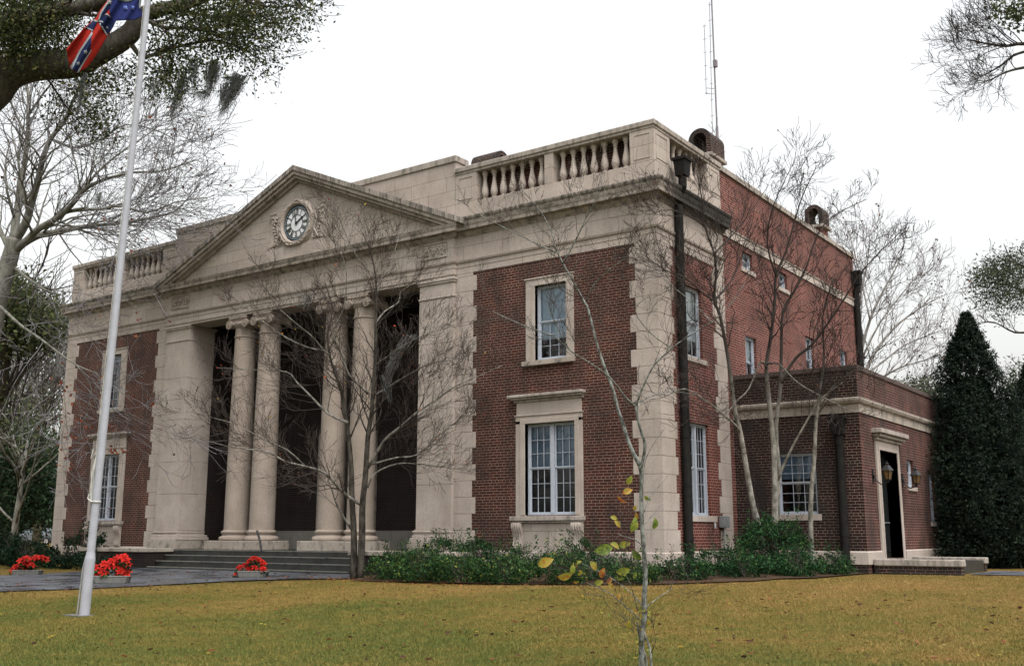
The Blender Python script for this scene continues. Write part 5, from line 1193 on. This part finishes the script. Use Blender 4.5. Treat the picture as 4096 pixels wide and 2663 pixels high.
# ------------------------------------------------------------------ flagpole and flag
r_ = ground(337, 2462); DP = float(np.dot(np.array(r_)-CAM, AX_F))
def onY(u, v, y): d_ = ray(u, v); t = (y-CAM[1])/d_[1]; return CAM+d_*t
pt = onY(592, 0, r_[1]); dv = (np.array(pt)-np.array(r_))
pole = thing('flagpole', 'slightly leaning white painted flagpole standing on the lawn with a rope tied round it', 'flagpole', tuple(r_))
M_POLE = plain('white_pole_paint', (.30, .305, .335), .45, .4, var=.10, scale=6)
P0 = np.array(r_); m = MB(); pr = []
for t in (-.03, .1, .5, 1.0, 1.16): pr.append(P0+dv*t)
m.tube(pr, [.066, .065, .058, .047, .043], 20); m.lathe([(.02, -.09), (.07, -.05), (.09, 0), (.07, .05), (.02, .09)], tuple(P0+dv*1.165), 16); smooth_angle(m.build('pole', M_POLE, pole))
m = MB(); m.tube([P0+dv*-.01, P0+dv*.085], .082, 20); m.tube([P0+dv*.085, P0+dv*.095], [.082, .066], 20); smooth_angle(m.build('base', M_POLE, pole))
m = MB(); side = -Vector(AX_R); s0 = Vector(P0+dv*.0)+side*.12; m.tube([s0, Vector(P0+dv*.07)+side*.10, Vector(P0+dv*.088)+side*.07, Vector(P0+dv*.092)+side*.03], .014, 7); m.build('conduit', M_ALU, pole)
m = MB(); m.box(r_[0]-.35, r_[0]+.12, r_[1]-.15, r_[1]+.12, r_[2]-.05, r_[2]+.015); m.build('footing', M_CONC, pole)
rp = MB(); M_ROPE = plain('rope', (.42, .41, .38), .9, .1)
for o in (.058, .075): rp.tube([Vector(P0+dv*.245)+side*(o+.012), Vector(P0+dv*.6)+side*(o), Vector(P0+dv*1.13)+side*(o-.012)], .005, 5)
hp = P0+dv*.171; rg = [Vector(hp)+Vector((math.cos(a)*.075, math.sin(a)*.075, 0)) for a in np.linspace(0, 6.283, 17)]; rp.tube(rg, .011, 6)
for k, (a, b_) in enumerate([(.075, .02), (.10, .045), (.13, .0)]): rp.tube([Vector(P0+dv*.245)+side*.07, Vector(P0+dv*.215)+side*(a*.7+.03), Vector(P0+dv*.19)+side*(a*.7+b_), Vector(P0+dv*.171)+side*.08], .008, 6)
rp.tube([Vector(P0+dv*.247)+side*.06, Vector(P0+dv*.238)+side*.16, Vector(P0+dv*.252)+side*.13], .012, 6)
rp.tube([Vector(P0+dv*.171)+side*.07, Vector(P0+dv*.176)+side*.14, Vector(P0+dv*.183)+side*.12], .015, 6); rp.build('halyard', M_ROPE, pole)
DT = float(np.dot(np.array(pt)-CAM, AX_F))
fl = thing('flag', 'limp red flag with starred blue bands and blue hoist panel, drooping from the flagpole', 'flag', tuple(at(540, 40, DT)))
def cmat(name, c): 
    m_ = plain(name, c, .75, .1, var=.12, scale=9); return m_
F_RED, F_BLUE, F_NAVY, F_WHITE, F_PALE = cmat('flag_red', (.30, .018, .012)), cmat('flag_blue', (.02, .028, .12)), cmat('flag_navy', (.008, .014, .05)), cmat('flag_white', (.24, .26, .27)), cmat('flag_pale', (.10, .14, .36))
def cloth(name, poly, mat, off, sub=4, parent=fl):
    bm = bmesh.new(); vs_ = [bm.verts.new((200+x/4.76, y/4.76, 0)) for x, y in poly]; bm.faces.new(vs_)
    bmesh.ops.triangulate(bm, faces=bm.faces[:])
    for _ in range(sub): 
        es = [e for e in bm.edges if e.calc_length() > 9]
        if es: bmesh.ops.subdivide_edges(bm, edges=es, cuts=1); bmesh.ops.triangulate(bm, faces=[f for f in bm.faces if len(f.verts) > 3])
    for v in bm.verts:
        u, w_ = v.co.x, v.co.y; k = (560-u)/300
        q = (u-560)*.055+(w_)*.03
        dep = DT+.05+.085*math.sin(q*1.35)*min(1, k+.2)+.04*math.sin(q*3.1+w_*.02)*min(1, k+.1)-.25*k-off
        v.co = Vector(at(u, w_, dep))
    me = bpy.data.meshes.new(name); bm.to_mesh(me); bm.free(); me.materials.append(mat); me.polygons.foreach_set('use_smooth', [True]*len(me.polygons))
    o = bpy.data.objects.new(name, me); scene.collection.objects.link(o); link_parent(o, parent)
    s_ = o.modifiers.new('thick', 'SOLIDIFY'); s_.thickness = .003; s_.offset = 0; return o
cloth('red_field', [(1190, -120), (1060, 60), (960, 190), (860, 370), (820, 390), (640, 540), (480, 740), (310, 940), (345, 1120), (390, 1310), (500, 1390), (590, 1350), (690, 1300), (780, 1200), (900, 1020), (1050, 770), (1130, 640), (1200, 530), (1262, 400), (1262, -120)], F_RED, 0)
cloth('hoist_panel', [(1190, -120), (1140, 120), (1130, 200), (1150, 350), (1225, 470), (1262, 402), (1500, 390), (1620, 382), (1700, 350), (1765, 300), (1740, 200), (1700, -120)], F_BLUE, .008)
cloth('hoist_heading', [(1700, -100), (1755, -100), (1720, 190), (1690, 150)], F_WHITE, .03)
cloth('seal', [(1440+190*math.cos(a), -70+112*math.sin(a)) for a in np.linspace(0, 2*math.pi, 21)[:-1]], F_WHITE, .02, 2)
cloth('arch_motif', [(1400, 120), (1460, 110), (1490, 200), (1400, 190)], F_PALE, .02, 1); cloth('arch_motif', [(1555, 115), (1610, 120), (1600, 205), (1550, 190)], F_PALE, .02, 1)
for q in ([(1150, 10), (1190, 70), (1120, 185), (1040, 280), (985, 300), (900, 425), (940, 330), (985, 215), (1080, 80)], [(820, 400), (900, 430), (815, 600), (680, 530)], [(800, 620), (785, 780), (770, 960), (640, 1160), (530, 1385), (415, 1330), (400, 1230), (580, 960), (720, 760)], [(985, 300), (1090, 290), (1152, 350), (1228, 470), (1180, 560), (1095, 665), (945, 470), (1020, 430), (910, 400)]):
    cloth('saltire_band', q, F_NAVY, .007)
for q in ([(1130, 10), (1085, 55), (965, 230), (905, 410), (935, 415), (985, 250), (1115, 55)], [(650, 530), (822, 602), (812, 572), (690, 522)], [(810, 388), (895, 432), (912, 408), (830, 378)], [(800, 600), (560, 960), (388, 1270), (415, 1335), (590, 975), (812, 655)], [(785, 950), (640, 1165), (505, 1392), (545, 1388), (660, 1180), (788, 980)], [(930, 450), (1080, 695), (1102, 672), (962, 450)], [(1028, 285), (1095, 300), (1158, 358), (1140, 305), (1080, 262)], [(905, 405), (985, 400), (1028, 435), (990, 440), (920, 425)]):
    cloth('white_edging', q, F_WHITE, .012, 2)
for (x, y, r, a0_) in [(1135, 45, 62, .1), (678, 995, 52, .3), (535, 1215, 46, .5), (1085, 530, 34, .2)]:
    cloth('star', [(x+(r if i % 2 == 0 else r*.42)*math.sin(a0_+i*math.pi/5), y-(r if i % 2 == 0 else r*.42)*math.cos(a0_+i*math.pi/5)) for i in range(10)], F_WHITE, .016, 1)

# ------------------------------------------------------------------ parked car far left
cc = at(140, 2165, 92.0); cz = -.52
car = thing('parked_car', 'parked vehicle with pale glinting windscreen glimpsed behind the hedge at the far left', 'car', (cc[0], cc[1], cz))
cx_, cy_ = cc[0], cc[1]
def CW(a, b_, c): ax = Vector((AX_R[0], AX_R[1], 0)).normalized(); ay = Vector((-ax.y, ax.x, 0)); p = Vector((cx_, cy_, 0))+ax*a+ay*b_; return (p.x, p.y, cz+c)
def cprism(mb, prof, b0, b1, bt=None): mb.prism([CW(a, b0, c) for a, c in prof], [CW(a, b1, c) for a, c in prof])
m = MB(); cprism(m, [(-2.1, .35), (-2.15, .62), (-2.0, .82), (-.9, .95), (1.9, .98), (2.15, .85), (2.2, .4), (1.7, .3), (-1.6, .3)], -.85, .85); bd = bevel(m.build('body', plain('car_paint', (.10, .11, .12), .25, .6), car), .08, 3)
m = MB(); m.prism([CW(a, b_, .93) for a, b_ in ((-1.1, -.8), (1.6, -.8), (1.6, .8), (-1.1, .8))], [CW(a, b_, 1.42) for a, b_ in ((-.35, -.62), (1.1, -.62), (1.1, .62), (-.35, .62))]); gh = bevel(m.build('cabin', plain('car_glass', (.08, .10, .11), .08, .6), car), .04, 2)
m = MB(); m.box(0, 0, 0, 0, 0, 0) if False else None
m.prism([CW(a, b_, 1.41) for a, b_ in ((-.4, -.64), (1.12, -.64), (1.12, .64), (-.4, .64))], [CW(a, b_, 1.46) for a, b_ in ((-.3, -.58), (1.05, -.58), (1.05, .58), (-.3, .58))]); m.tube([CW(-1.1, -.82, .94), CW(-.38, -.64, 1.42)], .03, 6); m.tube([CW(.5, -.82, .94), CW(.45, -.64, 1.42)], .03, 6); m.tube([CW(1.62, -.82, .94), CW(1.12, -.64, 1.42)], .04, 6); m.build('roof', bd.data.materials[0], car)
for a, b_ in ((-1.35, -.78), (1.35, -.78), (-1.35, .78), (1.35, .78)):
    m = MB(); c0, c1 = Vector(CW(a, b_-.11, .32)), Vector(CW(a, b_+.11, .32)); m.tube([c0, c1], .32, 20); wl = m.build('wheel', M_BLACK, car); m = MB(); m.tube([c0+(c0-c1)*.03, c1+(c1-c0)*.03], .19, 14); m.build('rim', M_ALU, wl)
for b_ in (-.6, .6):
    m = MB(); m.box(0, .001, 0, .001, 0, .001) if False else None; h0 = Vector(CW(-2.12, b_, .68)); m.tube([h0, h0+Vector(CW(-2.2, b_, .68))-Vector(CW(-2.12, b_, .68))], .10, 12); m.build('headlight', plain('lamp_lens', (.7, .72, .72), .1, .8), car)

# ------------------------------------------------------------------ grass and litter
from mathutils import noise as mnoise
N_ = 460000
U = rng.uniform(0, 1, N_); dist = 9.6+14.5*U**.8; th = rng.uniform(-.52, .50, N_)
fx, fy = AX_F[0]/math.hypot(AX_F[0], AX_F[1]), AX_F[1]/math.hypot(AX_F[0], AX_F[1])
gx = CAM[0]+dist*(fx*np.ones(N_)+th*fy); gy_ = CAM[1]+dist*(fy*np.ones(N_)-th*fx)
def inpoly(x, y, poly):
    c = np.zeros(len(x), bool); j = len(poly)-1
    for i in range(len(poly)):
        xi, yi = poly[i]; xj, yj = poly[j]
        c ^= ((yi > y) != (yj > y)) & (x < (xj-xi)*(y-yi)/(yj-yi+1e-12)+xi); j = i
    return c
ok = ~inpoly(gx, gy_, path) & ~inpoly(gx, gy_, bp_) & ~((gy_ > -1.7) & (gx < .2)) & ~((gy_ > 0) & (gx < 3.2)) & ~((gy_ > 4.2) & (gx < 5.2)) & ~((gy_ > 4.7) & (gy_ < 7.7) & (gx > 5))
gx, gy_ = gx[ok], gy_[ok]; n = len(gx)
gz = np.array([gfun(a, b_) for a, b_ in zip(gx, gy_)])
h = (.012+.022*rng.random(n)); ang = rng.uniform(0, 6.283, n); w = .003+.003*rng.random(n)
base_ = np.stack([gx, gy_, gz-.004], 1); du = np.stack([np.cos(ang)*w, np.sin(ang)*w, 0*w], 1); tp = np.stack([rng.normal(size=n)*.018, rng.normal(size=n)*.018, h], 1)
mgr, t, b = nt('grass_blade', .7, .2)
g = t.nodes.new('ShaderNodeNewGeometry'); pos = g.outputs['Position']
n1 = noise(t, pos, .30, 5, .6); n2 = noise(t, pos, 2.2, 6, .7); sp = t.nodes.new('ShaderNodeSeparateXYZ'); t.links.new(pos, sp.inputs[0])
gy2 = t.nodes.new('ShaderNodeMapRange'); gy2.inputs[1].default_value = -13; gy2.inputs[2].default_value = -3; t.links.new(sp.outputs[1], gy2.inputs[0])
f = math_(t, 'ADD', math_(t, 'MULTIPLY', gy2.outputs[0], .20), math_(t, 'ADD', math_(t, 'MULTIPLY', n1, .62), math_(t, 'ADD', math_(t, 'MULTIPLY', n2, .50), math_(t, 'MULTIPLY', g.outputs['Random Per Island'], .28))))
c = ramp(t, f, [(.56, (.062, .088, .016)), (.76, (.125, .112, .023)), (.92, (.195, .128, .034)), (1, (.27, .17, .06))]); t.links.new(c, b.inputs['Base Color'])
gr = quads_obj('grass', np.stack([base_-du, base_+du, base_+tp], 1), mgr, None, 3); tag(gr, 'short autumn lawn grass, green nearby and tan towards the building', 'grass', kind='stuff')
def litter(n, xs_, ys_, ok_, mat, name, size, label):
    x = rng.uniform(*xs_, n); y = rng.uniform(*ys_, n); k = ok_(x, y); x, y = x[k], y[k]; z = np.array([gfun(a, b_) for a, b_ in zip(x, y)])+.035
    q = leaves(np.stack([x, y, z], 1), size, .7); q[:, :, 2] = z[:, None]+(q[:, :, 2]-z[:, None])*.35
    o = quads_obj(name, q, mat); tag(o, label, 'fallen leaves', kind='stuff')
litter(170, (-14, 11), (-13.5, -2), lambda x, y: ~inpoly(x, y, path), L_YELLOW, 'fallen_leaves', .06, 'scattered small yellow leaves lying on the lawn')
litter(900, (-14, 11), (-13.5, -2), lambda x, y: ~inpoly(x, y, bp_), L_BROWN, 'fallen_leaves', .08, 'scattered brown and rust leaves lying on lawn and walkway')
litter(900, (-9, 3), (-4.2, -1.0), lambda x, y: np.abs(y+2.9-.35*(x+5)*(x > -2)) < .6, leaf_mat('rust_litter', [(0, (.12, .04, .02)), (1, (.42, .16, .06))]), 'fallen_leaves', .08, 'drift of rusty leaves along the edge of the shrub bed')
